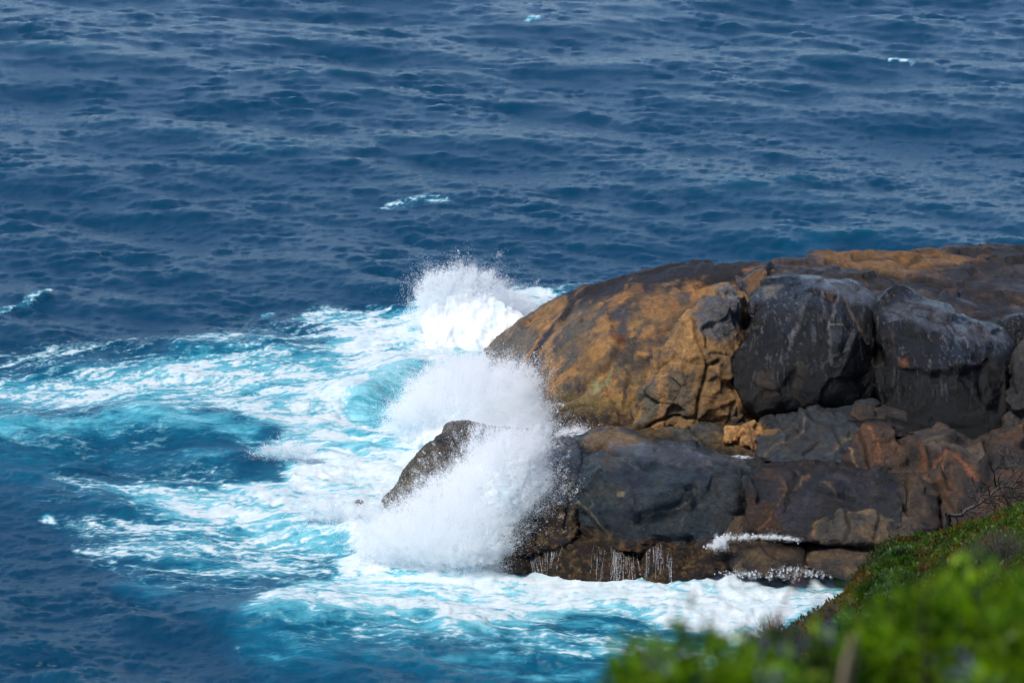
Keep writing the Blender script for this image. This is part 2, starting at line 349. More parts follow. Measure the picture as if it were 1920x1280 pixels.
px_c = np.concatenate([np.linspace(-9000, -400, 40, endpoint=False), np.linspace(-400, -60, 30, endpoint=False), np.linspace(-60, 1980, 900), np.linspace(1985, 2400, 30), np.linspace(2500, 11000, 40)])
far = 40.0/np.tan(np.linspace(rad(9.9), rad(0.6), 46)); Yr = [6, 20, 35, 50, 60, 68]
mid = seaY(960, np.linspace(1400, -30, 650))
rows = np.concatenate([Yr, mid[mid > 70], far[far > mid[-1]+1], [9000.0]])
SX = (px_c-960)*KP
Yg, Sg = np.meshgrid(rows, SX, indexing='ij')
dep = (Yg*cP + CAM_H*sP)                       # distance along the view axis of the sea point in that row
X0 = (Sg*dep).ravel(); Y0 = Yg.ravel()
def sea_height(X, Y):
    """waves + authored swell humps: returns displacement vectors"""
    qx, qy = topx(np.stack([X, Y, 0*X], -1))
    fo = samp(FO, qx, qy)
    near = smooth(900, 260, Y)
    d = tile_at(T1, X, Y)*near[:, None]
    d0 = tile_at(T0, X, Y)*near[:, None]
    calm = 1-0.1*smooth(0.4, 0.8, fo)
    gust = 1.02 + 0.85*fbm(np.stack([X/18, Y/22, 0*X+3], 1), 3)
    pk = .25+1.5*smooth(-.15, .45, fbm(np.stack([X/4.2, Y/5.5, 0*X+13], 1), 3, .6))
    e = tile_at(T2, X, Y, 0.12)*(pk*(1+.12*smooth(135, 105, Y)))[:, None]*(smooth(420, 200, Y)*calm*gust)[:, None]
    f_ = tile_at(T3, X, Y, 1.1)*(smooth(240, 150, Y)*calm)[:, None]
    d = d*(gust*calm*np.array([1.0]))[:, None]
    d[:, :2] *= .75; e[:, :2] *= .55
    D = d+e+f_+d0
    hz = 0
    for pts, hh, wf, wb in HUMPS:
        W_ = np.array([[*at(p, q, seaY(p, q))[:2]] for p, q in pts])
        n_ = fbm(np.stack([X/3.1, Y/3.1, 0*X+5], 1), 3)
        dd, tt = polydist(X, Y + 0.7*n_, W_)
        # side: in front (towards the camera) or behind the crest line
        yc = np.interp(X, W_[:, 0], W_[:, 1])
        fr = (Y + 0.7*n_) < yc
        ends = smooth(0, .2, tt)*smooth(1, .8, tt)
        g = np.where(fr, np.exp(-(dd/wf)**2), np.exp(-(dd/wb)**2))
        hz = hz + .62*hh*(0.35+0.65*ends)*g*(1+0.35*n_)
    D[:, 2] += hz
    # churned water near the rocks
    m = smooth(0.45, 0.85, fo)
    D[:, 2] += m*(0.16*fbm(np.stack([X/1.3, Y/1.9, 0*X], 1), 4, ridged=True) + 0.10*fbm(np.stack([X/.5, Y/.7, 0*X+4], 1), 3))
    return D, qx, qy, fo, hz
HUMPS = [
 ([(-120, 812), (60, 806), (200, 798), (330, 800), (430, 812), (500, 830)], 0.45, 2.3, 3.0),
 ([(180, 784), (260, 772), (330, 788)], 0.35, 0.6, 1.2),
 ([(330, 860), (420, 855), (500, 880)], 0.3, 1.3, 1.8),
 ([(640, 760), (700, 730), (770, 700), (830, 690)], 1.0, 0.9, 2.2),
 ([(800, 620), (860, 592), (930, 590), (990, 600)], 0.9, 0.8, 2.0),
 ([(430, 1165), (560, 1160), (700, 1168), (820, 1180), (920, 1200)], 0.60, 0.9, 2.2),
 ([(990, 1190), (1080, 1178), (1170, 1194)], 0.3, 0.8, 1.6),
 ([(640, 990), (700, 1000), (700, 1040)], 0.5, 1.0, 1.6),
 ([(1420, 480), (1500, 466), (1580, 478)], .55, 2.0, 4.0),
 ([(1600, 462), (1740, 452), (1920, 470)], .5, 2.5, 4.0),
 ([(480, 978), (580, 985), (660, 1010)], 0.4, 0.7, 1.4),
 ([(300, 660), (420, 652), (560, 655)], 0.35, 0.8, 2.0),
 ([(1300, 350), (1500, 345), (1700, 330)], 0.5, 3.0, 5.0),
 ([(0, 590), (60, 566), (110, 556)], 0.3, 0.8, 2.0),
]
D, qx, qy, fo, hz = sea_height(X0, Y0)
Vw = np.stack([X0, Y0, 0*X0], -1) + D
# fine foam lace: ridged, warped strands that thicken to solid foam
wx = fbm(np.stack([X0/3.0, Y0/3.0, 0*X0], 1), 3); wy = fbm(np.stack([X0/3.0, Y0/3.0, 0*X0+7], 1), 3)
def lace_at(flow):
    U = X0*math.cos(flow)+Y0*math.sin(flow); W = -X0*math.sin(flow)+Y0*math.cos(flow)
    l1 = fbm(np.stack([(U+2.2*wx)/3.9, (W+1.5*wy)/1.05, 0*X0+1], 1), 4, 0.6, ridged=True)
    l2 = fbm(np.stack([(U+1.2*wy)/1.5, (W+.9*wx)/0.42, 0*X0+2], 1), 3, 0.6, ridged=True)
    bl = fbm(np.stack([(U+2*wx)/5.0, (W+1.5*wy)/1.5, 0*X0+8], 1), 4)
    l3 = fbm(np.stack([(U+.5*wx)/.55, (W+.5*wy)/.20, 0*X0+12], 1), 2, .6, ridged=True)
    return l1, l2, bl, l3
up_ = smooth(830, 770, qy)
LA, LB = lace_at(0.46), lace_at(-0.10)
l1, l2, bl, l3 = [a*up_+b*(1-up_) for a, b in zip(LA, LB)]
lace = 0.48*l1 + 0.38*l2 + 0.30*bl + .16*l3
crest = D[:, 2]
lz = (lace-lace.mean())/lace.std()
fc = np.clip(fo*1.0+.13*smooth(.3, .55, fo), .004, .985)
thr = -np.log(fc/(1-fc))/1.45
F_ = np.clip(0.5 + (lz-thr)*0.27, 0, 1)*smooth(.01, .34, fo)**.7
te = samp(TE, qx, qy)
te = np.clip(te*(.85+0.9*bl+.35*l1) + 0.55*smooth(.16, .55, fo) + te*0.45*smooth(.1, .9, crest), 0, 1)
te = te*(te > 0.004)
cr = smooth(0.15, 1.1, crest)
nr, nc = Yg.shape
idx = np.arange(nr*nc).reshape(nr, nc)
Fq = np.stack([idx[:-1, :-1], idx[:-1, 1:], idx[1:, 1:], idx[1:, :-1]], -1).reshape(-1, 4)
sea = mesh_obj('sea', Vw, Fq, WATER, {'foam': F_, 'teal': te, 'crest': cr})
tag(sea, kind='structure')
# ------------------------------------------------------------------ rocks
def rbf(ctl):
    A = np.array(ctl, float); p = A[:, :2]/100; n = len(p)
    def ph(r): return r
    K = ph(np.linalg.norm(p[:, None]-p[None], axis=-1)) + np.eye(n)*0.02
    if n >= 4: Q = np.hstack([np.ones((n, 1)), p])
    else: Q = np.ones((n, 1))
    m = Q.shape[1]
    S = np.block([[K, Q], [Q.T, np.zeros((m, m))]])
    sol = np.linalg.solve(S, np.concatenate([A[:, 2], np.zeros(m)]))
    def f(x, y):
        q = np.stack([x, y], -1)/100; r = 0
        for k in range(n): r = r + sol[k]*ph(np.hypot(q[..., 0]-p[k, 0], q[..., 1]-p[k, 1]))
        r = r + sol[n]
        if m == 3: r = r + sol[n+1]*q[..., 0] + sol[n+2]*q[..., 1]
        return r
    return f
def resample(pts, step, sm=1.0):
    """smooth closed outline with natural small irregularity"""
    P = np.array(pts, float); Q = np.vstack([P, P[:1]])
    L = np.concatenate([[0], np.cumsum(np.hypot(*np.diff(Q, axis=0).T))]); n = max(24, int(L[-1]/step))
    t = np.linspace(0, L[-1], n, endpoint=False)
    x = np.interp(t, L, Q[:, 0]); y = np.interp(t, L, Q[:, 1])
    k = np.fft.fftfreq(n); sg = sm*6.0/step; G = np.exp(-2*(math.pi*sg*k)**2)
    x = np.fft.ifft(np.fft.fft(x)*G).real; y = np.fft.ifft(np.fft.fft(y)*G).real
    return x, y
SLATE = srgb(66, 67, 74); BLACK = srgb(34, 34, 40); GREY = srgb(112, 112, 116); OCHRE = srgb(176, 128, 74); BROWN = srgb(116, 88, 62)
RUST = srgb(140, 84, 50); DKBR = srgb(70, 54, 42); PALE = srgb(190, 170, 130); BLUE = srgb(74, 84, 96); OLIVE = srgb(122, 112, 72); WEED = srgb(84, 60, 36)
def mixc(c, m, col): return c*(1-m[:, None]) + np.asarray(col)*m[:, None]
ROCKS = {}
FOAM_ = None
def facets(P, cell, slope, seed):
    r = np.random.default_rng(900+seed); P = np.asarray(P, float)
    lo, hi = P.min(0)-cell, P.max(0)+cell
    n = int(min(900, max(12, np.prod(np.maximum(hi-lo, cell)/cell)*1.3)))
    S = r.uniform(lo, hi, (n, 3)); G = r.normal(size=(n, 3)); G /= np.linalg.norm(G, axis=1)[:, None]; off = r.uniform(-.25, .25, n)*cell
    wq = P + 0.12*cell*np.stack([perlin(P/cell*1.7), perlin(P/cell*1.7+5), perlin(P/cell*1.7+9)], 1)
    out = np.empty(len(P))
    for a in range(0, len(P), 8192):
        q = wq[a:a+8192]; d = np.sqrt(((q[:, None]-S[None])**2).sum(-1))
        i = np.argpartition(d, 2, axis=1)[:, :3]; dk = np.take_along_axis(d, i, 1)
        w_ = np.exp(-(dk-dk.min(1, keepdims=True))/(0.014*cell)); w_ /= w_.sum(1, keepdims=True)
        v = (np.einsum('ijk,ijk->ij', q[:, None]-S[i], G[i]) + off[i])*slope
        out[a:a+8192] = (v*w_).sum(1)
    return out
def rock(name, label, outline, spine, ctl, T=2.0, back=3.0, p=2.6, step=2.5, base=None, strokes=(), cracks=(), bumps=(),
         lump=(1.6, .16), rid=(0, 0), fine=0.035, wet=.5, sm=1.0, weed=None, mat=None, cat='rock', group=None, seed=0, parent=None, tint=None, facet=(0, 0), streak=None):
    ox, oy = resample(outline, step, sm); n = len(ox)
    # the silhouette gets the same lumpiness as the faces
    sp = np.array(spine, float)
    if len(sp) == 1: sp = np.vstack([sp, sp+0.01])
    cx = np.zeros(n); cy = np.zeros(n); best = np.full(n, 1e9)
    for k in range(len(sp)-1):
        a, b = sp[k], sp[k+1]; e = b-a; t = np.clip(((ox-a[0])*e[0]+(oy-a[1])*e[1])/max(e@e, 1e-9), 0, 1)
        d = np.hypot(ox-a[0]-t*e[0], oy-a[1]-t*e[1]); m = d < best
        cx = np.where(m, a[0]+t*e[0], cx); cy = np.where(m, a[1]+t*e[1], cy); best = np.where(m, d, best)
    for A_ in (cx, cy):
        k = np.fft.fftfreq(n); A_[:] = np.fft.ifft(np.fft.fft(A_)*np.exp(-2*(math.pi*18/step*k)**2)).real
    L_ = np.concatenate([[0], np.cumsum(np.hypot(*np.diff(sp, axis=0).T))]); ns_ = max(1, int(L_[-1]/(step*1.8)))
    ts = np.linspace(0, L_[-1], ns_+1); gx = np.interp(ts, L_, sp[:, 0]); gy = np.interp(ts, L_, sp[:, 1])
    jn = np.argmin((cx[:, None]-gx)**2+(cy[:, None]-gy)**2, axis=1); c0x, c0y = gx[jn], gy[jn]
    wob = fbm(np.stack([ox/26, oy/26, 0*ox+seed*3.1], 1), 4, .6)*(2.2+1.6*sm)
    ex, ey = ox-cx, oy-cy; el = np.hypot(ex, ey)+1e-6; ox = ox+ex/el*wob; oy = oy+ey/el*wob
    R = np.hypot(ox-cx, oy-cy).max(); nr_ = max(10, int(R/step))
    sv = np.linspace(0.0, 1, nr_+1)[1:]; sv = 1-(1-sv)**1.35         # rows bunch towards the rim
    sv = np.concatenate([[0.0], sv]); nr_ += 1
    Ys = rbf(ctl)
    rows_ = []
    f = (1-(1-sv**p)**(1/p))
    for s_, g in zip(sv, f):
        k_ = smooth(0, .25, np.array(s_)); bx = c0x*(1-k_)+cx*k_; by = c0y*(1-k_)+cy*k_
        x = bx+(ox-bx)*s_; y = by+(oy-by)*s_
        rows_.append(at(x, y, Ys(x, y) + T*g))
    nb = 12
    yo = Ys(ox, oy)
    for q in range(1, nb+1):                                         # the far side, coarser
        a = q/nb*math.pi/2; s_ = math.cos(a)
        x = cx+(ox-cx)*max(s_, .02); y = cy+(oy-cy)*max(s_, .02)
        P_ = at(ox, oy, yo+T)*0; Pf = at(x, y, Ys(x, y)+T)
        Pf[:, 1] += back*math.sin(a); Pf[:, 2] -= back*math.sin(a)*(.30+.25*a)
        rows_.append(Pf)
    V = np.concatenate(rows_); m = len(rows_)
    i0 = np.arange(m*n).reshape(m, n); i1 = np.roll(i0, -1, 1)
    Fq = np.stack([i0[:-1], i1[:-1], i1[1:], i0[1:]], -1).reshape(-1, 4)[:, ::-1]
    o = mesh_obj(name, V, Fq, mat or ROCK)
    bm_cap(o, i0[0], i0[-1])
    me = o.data
    V = np.empty(len(me.vertices)*3, np.float32); me.vertices.foreach_get('co', V); V = V.reshape(-1, 3).astype(float)
    N = np.empty(len(me.vertices)*3, np.float32); me.vertex_normals.foreach_get('vector', N); N = N.reshape(-1, 3)
    qx_, qy_ = topx(V)
    # point the normals outwards
    if (N[n:n*4, 1]).mean() > 0:
        N = -N; me.flip_normals()
    S3 = V + seed*13.7
    L, A1 = lump
    nlow = fbm(S3/L, 4)
    disp = A1*nlow*1.2
    if rid[1]: disp = disp + rid[1]*(fbm(S3/rid[0]+5, 4, ridged=True)-0.3)
    if facet[1]:                                                     # planar breaks
        disp = disp + facets(S3, facet[0], facet[1], seed) + facets(S3*np.array([1, 1, .8]), facet[0]*.42, min(.30, facet[1]*.9)*(facet[2] if len(facet) > 2 else 1), seed+7)*smooth(-.35, .35, fbm(S3/1.7+40, 2))
    wpx = 9*fbm(S3/0.9+2, 3); wpy = 9*fbm(S3/0.9+8, 3)
    X_, Y_ = qx_+wpx, qy_+wpy
    frontm = np.ones(len(V)); frontm[-nb*n:] = 0
    for pts, wdt, dp in bumps:
        d, _ = polydist(X_, Y_, pts); disp = disp + dp*np.exp(-(d/wdt)**2)*frontm
    cr_ = np.zeros(len(V))
    for pts, wdt, dp in cracks:
        d, _ = polydist(qx_+wpx*.5, qy_+wpy*.5, pts); g = np.exp(-(d/wdt)**2)*frontm; disp = disp - dp*g; cr_ = np.maximum(cr_, g)
    wd = np.zeros(len(V))
    if weed:
        wd = 1-smooth(-weed[1], weed[1], sdpoly(X_, Y_, weed[0])) if len(weed) > 1 else np.ones(len(V))
        tuft = fbm(S3/0.16, 3, 0.6, ridged=True)
        disp = disp + wd*0.075*tuft + wd*.10*fbm(S3/.45, 3)
    nf = fbm(S3/0.5, 5, .62) + .35*fbm(S3/.22, 2, .6, ridged=True)
    disp = disp + fine*nf
    V2 = V + N*disp[:, None]
    me.vertices.foreach_set('co', V2.astype(np.float32).ravel())
    # colours: mineral patches, stains and veins, plus painted sky sheen and shadow strokes
    n1 = fbm(S3/1.9+11, 4, .55); n2 = fbm(S3*np.array([1, 1, .55])/.75+21, 4, .6); n3 = fbm(S3/.3+4, 3, .6)
    c = base(n1, n2, n3, qx_, qy_, V2)
    if streak is not None:                                           # run-down stains following the slope
        sn = fbm(np.stack([V2[:, 0]/.11+.8*n1, V2[:, 1]/.5, V2[:, 2]/1.7+seed], 1), 4, .6); s2 = fbm(np.stack([V2[:, 0]/.35+1.2*n1+9, V2[:, 1]/.6, V2[:, 2]/2.2+seed], 1), 3, .6)
        c = mixc(c, smooth(.10, .32, sn)*streak[1]*smooth(-.3, .3, n1+.2)*(smooth(2.6, 5.6, V2[:, 2]) if wet > .8 else 1), streak[0]); c = mixc(c, smooth(.05, .4, s2)*streak[3], streak[2])
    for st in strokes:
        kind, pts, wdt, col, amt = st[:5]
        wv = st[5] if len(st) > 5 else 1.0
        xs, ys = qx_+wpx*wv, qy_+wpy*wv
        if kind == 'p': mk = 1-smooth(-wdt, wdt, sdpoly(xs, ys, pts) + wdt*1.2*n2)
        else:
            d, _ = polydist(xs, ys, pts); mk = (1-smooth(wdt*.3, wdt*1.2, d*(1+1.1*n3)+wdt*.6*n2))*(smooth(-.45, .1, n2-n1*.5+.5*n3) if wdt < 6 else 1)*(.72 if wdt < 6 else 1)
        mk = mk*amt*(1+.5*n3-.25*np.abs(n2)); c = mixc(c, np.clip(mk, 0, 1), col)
    if weed is not None:
        tz = smooth(.12, .95, n3*.9+tuft*.55)
        wc = mixc(np.tile(srgb(40, 28, 22), (len(V), 1)), tz, srgb(146, 112, 60)); wc = mixc(wc, smooth(.1, .5, n2)*.5, srgb(84, 46, 34))
        c = mixc(c, wd*np.clip(.95+.3*n2, 0, 1), wc*1.0)
    c = c*(1-.55*cr_[:, None])
    if name != 'wave_splash': c = c*(.73 if name in ('dome_boulder', 'buttress_rock', 'ochre_stone') else .55)*np.array([1.0, 1.0, 1.0])
    # surf-wetted zone just above the water darkens
    at_ = me.attributes.new('col', 'FLOAT_COLOR', 'POINT')
    at_.data.foreach_set('color', np.concatenate([np.clip(c, .004, 1), np.ones((len(c), 1))], 1).astype(np.float32).ravel())
    wt = np.clip(wet + .5*n1, 0, 1)*(1-.6*wd)
    at2 = me.attributes.new('wet', 'FLOAT', 'POINT'); at2.data.foreach_set('value', wt.astype(np.float32))
    me.update()
    if parent: o.parent = parent
    else: tag(o, label, cat, group)
    ROCKS[name] = (o, Ys)
    return o
def bm_cap(o, first, last):
    import bmesh
    bm = bmesh.new(); bm.from_mesh(o.data); bm.verts.ensure_lookup_table()
    try: bm.faces.new([bm.verts[i] for i in last[::-1]])
    except Exception: pass
    bmesh.ops.remove_doubles(bm, verts=[bm.verts[i] for i in first], dist=.002)
    bmesh.ops.recalc_face_normals(bm, faces=bm.faces)
    bm.to_mesh(o.data); bm.free(); o.data.polygons.foreach_set('use_smooth', np.ones(len(o.data.polygons), bool))

def pal(a, b, c, d, t1=(-.3, .3), t2=(0., .35), t3=(.05, .4)):
    def f(n1, n2, n3, x, y, V):
        k = np.tile(np.asarray(a), (len(n1), 1)); k = mixc(k, smooth(*t1, n1), b); k = mixc(k, smooth(*t2, n2)*.8, c); k = mixc(k, smooth(*t3, n1-n2+.3*n3)*.7, d)
        return k*(1+.35*n3)[:, None]
    return f

# the long ridge at the back, and the dark shelf before it
rock('ridge_rock', 'long low brown rock ridge along the back of the outcrop, open sea behind it',
     [(1380, 520), (1420, 498), (1470, 487), (1540, 475), (1600, 472), (1690, 471), (1760, 463), (1850, 458), (1925, 459), (2060, 462), (2140, 520), (2100, 640), (1980, 660), (1700, 640), (1480, 590)],
     [(1500, 540), (2040, 560)], [(1400, 500, 127), (1550, 480, 129), (1750, 468, 132), (1920, 462, 134), (2080, 480, 134), (1500, 560, 122), (1700, 580, 121.5), (1920, 600, 121), (1700, 520, 126), (1900, 530, 127)],
     T=.8, back=8, p=4, base=pal(DKBR*.8, BROWN*.75, OCHRE*.6, SLATE*.6), streak=(OCHRE*.7, .25, srgb(36, 30, 28), .7), lump=(1.6, .07), rid=(1.0, .07), facet=(2.2, .12), wet=.2, seed=1,
     strokes=[('p', [(1530, 478), (1620, 474), (1760, 470), (1830, 480), (1790, 500), (1700, 512), (1600, 500), (1540, 492)], 8, OCHRE*.9, .75), ('l', [(1760, 505), (1800, 490), (1850, 472)], 6, OCHRE, .7),
              ('l', [(1830, 527), (1870, 505), (1885, 500), (1900, 507), (1920, 505)], 3.5, PALE*.7, .7, .5), ('l', [(1845, 522), (1895, 510)], 2, PALE*.6, .6), ('p', [(1760, 500), (1925, 480), (1960, 570), (1780, 545)], 12, BLACK*1.7, .7),
              ('l', [(1600, 493), (1720, 512)], 3, srgb(150, 130, 100), .5), ('p', [(1760, 462), (1925, 455), (2060, 460), (2000, 500), (1800, 480)], 8, srgb(40, 36, 34), .9), ('p', [(1500, 520), (1700, 520), (1900, 560), (1900, 620), (1500, 580)], 12, srgb(34, 31, 31), .8)],
     cracks=[([(1550, 490), (1660, 508), (1760, 535), (1850, 560), (1930, 575)], 4, .22), ([(1600, 482), (1700, 490), (1760, 478)], 3, .12), ([(1800, 470), (1870, 490), (1930, 492)], 3, .12), ([(1700, 500), (1800, 500), (1830, 520)], 3, .12)])
rock('shelf_rock', 'dark sloping rock shelf between the black boulders and the back ridge',
     [(1385, 522), (1440, 500), (1500, 497), (1580, 506), (1650, 520), (1730, 540), (1800, 558), (1870, 576), (1960, 590), (2060, 600), (2060, 680), (1900, 690), (1650, 640), (1420, 600)],
     [(1460, 545), (1980, 640)], [(1400, 520, 121), (1500, 500, 123), (1650, 525, 123), (1800, 565, 122), (1930, 590, 121.5), (1500, 590, 118), (1750, 650, 117), (1930, 680, 117)],
     T=.7, back=4, p=3.5, base=pal(BLACK*1.3, SLATE, DKBR, BROWN), lump=(1.3, .13), facet=(1.8, .2), wet=.35, seed=2,
     strokes=[('l', [(1560, 520), (1640, 530), (1740, 560)], 5, BROWN, .5), ('l', [(1780, 575), (1860, 590)], 3, BROWN, .6), ('p', [(1400, 520), (1470, 505), (1450, 530), (1400, 545)], 7, OCHRE*.7, .7)],
     cracks=[([(1620, 522), (1720, 560), (1800, 590), (1900, 605)], 3, .15)])

# the great brown dome
DOME = rock('dome_boulder', streak=(srgb(170, 128, 76), .4, srgb(60, 54, 50), .6), label='great rounded brown and ochre rock dome rising above the breaking waves',
     outline=[(893, 662), (912, 643), (935, 626), (965, 606), (1000, 585), (1055, 553), (1085, 542), (1130, 535), (1200, 513), (1270, 493), (1330, 492), (1400, 491), (1450, 492), (1500, 515), (1520, 600), (1510, 740), (1450, 800), (1400, 812), (1330, 830),
      (1270, 842), (1190, 835), (1100, 826), (1040, 822), (1005, 800), (975, 760), (940, 715), (905, 690)],
     spine=[(1010, 660), (1120, 670), (1400, 650)],
     ctl=[(895, 665, 128.5), (960, 610, 127), (1055, 555, 125.5), (1200, 515, 123.8), (1330, 495, 123.2), (1450, 495, 123), (980, 740, 122), (1040, 700, 118.5), (1040, 800, 114.5), (1120, 700, 117), (1120, 800, 114), (1250, 820, 113.4), (1400, 800, 113.2), (1250, 680, 116.6), (1250, 580, 119.5), (1130, 600, 120.2), (1400, 650, 117), (1400, 560, 119.5), (1500, 700, 117)],
     T=1.5, back=6, p=3.0, wet=.18, lump=(2.6, .12), rid=(1.3, .06), facet=(2.8, .09, .3), fine=.05, seed=3,
     base=pal(srgb(122, 96, 60), srgb(84, 76, 66), srgb(178, 128, 68), srgb(58, 52, 50), t2=(-.05, .25)),
     weed=([(1025, 765), (1080, 772), (1150, 770), (1190, 782), (1240, 800), (1330, 815), (1420, 812), (1420, 860), (1000, 860)], 12),
     strokes=[
       ('l', [(1120, 545), (1200, 520), (1270, 500), (1340, 500), (1420, 505), (1490, 510)], 26, srgb(34, 30, 31), 1.1, .6), ('p', [(1240, 560), (1300, 560), (1380, 540), (1400, 580), (1330, 600), (1290, 640), (1250, 620)], 12, srgb(66, 56, 50), .6), ('l', [(1230, 540), (1180, 570), (1150, 600)], 9, srgb(52, 46, 46), .7), ('l', [(1290, 620), (1200, 650), (1150, 680)], 10, srgb(84, 72, 62), .6),
       ('p', [(1040, 556), (1130, 535), (1270, 492), (1500, 488), (1510, 545), (1420, 545), (1330, 525), (1240, 535), (1190, 550), (1100, 565), (1060, 575)], 14, srgb(38, 33, 34), 1.25),
       ('p', [(905, 660), (960, 615), (1000, 600), (1000, 660), (960, 690)], 9, srgb(104, 98, 90), .8),
       ('l', [(1065, 578), (1042, 600), (1022, 630), (1008, 660), (1004, 682)], 8.5, srgb(30, 32, 44), 1, .5), ('l', [(1130, 555), (1090, 570), (1060, 585)], 5, srgb(40, 38, 42), .8),
       ('l', [(1052, 582), (1030, 605), (1008, 640), (1000, 665)], 5, OCHRE, .85), ('l', [(1048, 612), (1036, 640), (1030, 670), (1042, 700), (1045, 740)], 6, OCHRE*.95, .8), ('l', [(1058, 590), (1040, 618), (1020, 652)], 1.6, srgb(130, 120, 110), .8, .4),
       ('l', [(995, 600), (988, 630), (984, 660)], 3, srgb(160, 104, 60), .8), ('l', [(1010, 585), (1060, 560), (1000, 610)], 6, OCHRE*.8, .6), ('l', [(955, 625), (948, 655)], 2.5, OCHRE, .6), ('l', [(972, 615), (968, 660)], 2.5, OCHRE*.8, .6),
       ('p', [(1200, 560), (1240, 550), (1285, 560), (1282, 590), (1240, 612), (1205, 590)], 9, srgb(150, 108, 62), .8), ('p', [(1280, 540), (1310, 525), (1345, 530), (1335, 560), (1300, 570)], 7, srgb(170, 118, 66), .85),
       ('p', [(1395, 510), (1430, 500), (1465, 505), (1440, 528), (1405, 535)], 6, srgb(160, 108, 62), .85), ('l', [(1200, 545), (1170, 560), (1140, 580)], 7, srgb(150, 106, 60), .7), ('l', [(1185, 530), (1172, 548)], 4, OCHRE*.8, .7),
       ('l', [(1140, 612), (1132, 640), (1138, 662)], 9, srgb(172, 126, 72), .8), ('l', [(1190, 595), (1196, 615)], 6, srgb(150, 118, 74), .7), ('p', [(1150, 590), (1180, 585), (1172, 640), (1158, 630)], 8, srgb(66, 66, 72), .8),
       ('p', [(1060, 590), (1120, 580), (1120, 640), (1090, 690), (1060, 700)], 14, srgb(92, 84, 72), .75), ('p', [(1085, 640), (1110, 640), (1130, 730), (1100, 730)], 8, srgb(132, 96, 58), .7),
       ('p', [(1108, 715), (1128, 710), (1130, 740), (1108, 744)], 7, srgb(150, 142, 96), .9), ('p', [(1136, 705), (1152, 700), (1150, 725), (1136, 732)], 5, srgb(142, 138, 88), .9), ('l', [(1142, 690), (1134, 720), (1140, 748)], 4, srgb(128, 66, 40), .85),
       ('p', [(1150, 635), (1170, 632), (1178, 650), (1158, 655)], 5, srgb(120, 66, 44), .8), ('l', [(1100, 742), (1104, 760)], 5, srgb(150, 150, 110), .7), ('l', [(1180, 700), (1172, 760)], 4, srgb(60, 46, 36), .8),
       ('p', [(1050, 740), (1110, 745), (1190, 750), (1190, 790), (1060, 785)], 10, srgb(128, 108, 58), .7), ('p', [(1195, 670), (1230, 670), (1225, 690), (1200, 690)], 5, srgb(64, 50, 40), .8),
       ('l', [(1090, 575), (1150, 560), (1200, 545), (1250, 548)], 4, srgb(52, 46, 44), .7), ('p', [(1260, 545), (1290, 545), (1292, 575), (1275, 570)], 4, srgb(70, 70, 74), .7),
       ('p', [(1230, 610), (1270, 600), (1250, 640), (1215, 660)], 8, srgb(100, 74, 54), .7), ('l', [(1240, 600), (1265, 620), (1290, 600)], 5, OCHRE*.8, .6)],
     cracks=[([(1088, 598), (1096, 608)], 3, .12), ([(1178, 700), (1170, 765)], 2.5, .12), ([(1305, 535), (1340, 522), (1400, 520)], 5, .12), ([(1012, 690), (1020, 740), (1012, 770)], 4, .15)],
     bumps=[([(1060, 580), (1030, 620), (1015, 660)], 14, -.15), ([(1100, 600), (1150, 680)], 50, .2)])
rock('buttress_rock', 'ochre and grey pointed rock leaning against the right side of the dome',
     [(1190, 775), (1200, 735), (1220, 705), (1243, 660), (1275, 612), (1310, 570), (1340, 540), (1356, 534), (1372, 540), (1392, 555), (1400, 590), (1396, 640), (1400, 700), (1410, 760), (1420, 800), (1380, 812), (1310, 810), (1240, 808), (1205, 800)],
     [(1290, 720), (1345, 610)],
     [(1195, 780, 113), (1250, 700, 113.6), (1350, 545, 116.5), (1395, 600, 116), (1410, 780, 113), (1300, 790, 112.2), (1300, 700, 113), (1340, 620, 114.5)],
     T=1.0, back=4, p=2.6, wet=.25, lump=(1.1, .13), rid=(.9, .12), facet=(1.2, .30), seed=4, sm=.8,
     base=pal(srgb(150, 112, 66), srgb(104, 92, 72), srgb(176, 132, 78), srgb(84, 78, 70), t1=(-.2, .4)),
     strokes=[('p', [(1300, 590), (1345, 545), (1385, 560), (1392, 600), (1380, 640), (1340, 640), (1310, 625)], 12, srgb(88, 90, 94), .95), ('p', [(1345, 535), (1375, 540), (1392, 580), (1375, 570)], 6, srgb(120, 124, 128), .7),
              ('p', [(1200, 730), (1240, 700), (1260, 740), (1250, 780), (1205, 790)], 10, srgb(96, 92, 78), .8), ('p', [(1255, 690), (1300, 700), (1295, 780), (1250, 785)], 10, srgb(92, 86, 74), .75), ('l', [(1235, 680), (1245, 740), (1240, 790)], 8, srgb(176, 130, 78), .8),
              ('l', [(1290, 600), (1300, 640), (1320, 690), (1345, 700)], 8, srgb(190, 142, 84), .8), ('p', [(1350, 670), (1375, 665), (1375, 720), (1350, 700)], 8, srgb(98, 88, 72), .7)],
     cracks=[([(1300, 600), (1306, 640), (1322, 685), (1330, 700)], 3, .18), ([(1345, 680), (1325, 690), (1312, 740), (1305, 790)], 3.5, .2), ([(1220, 795), (1260, 780), (1300, 782)], 3, .2), ([(1375, 740), (1362, 800)], 2, .08), ([(1245, 665), (1225, 720), (1210, 740)], 4, .08)],
     bumps=[([(1300, 640), (1270, 700), (1225, 760)], 18, .16), ([(1350, 690), (1390, 760)], 25, .15)])

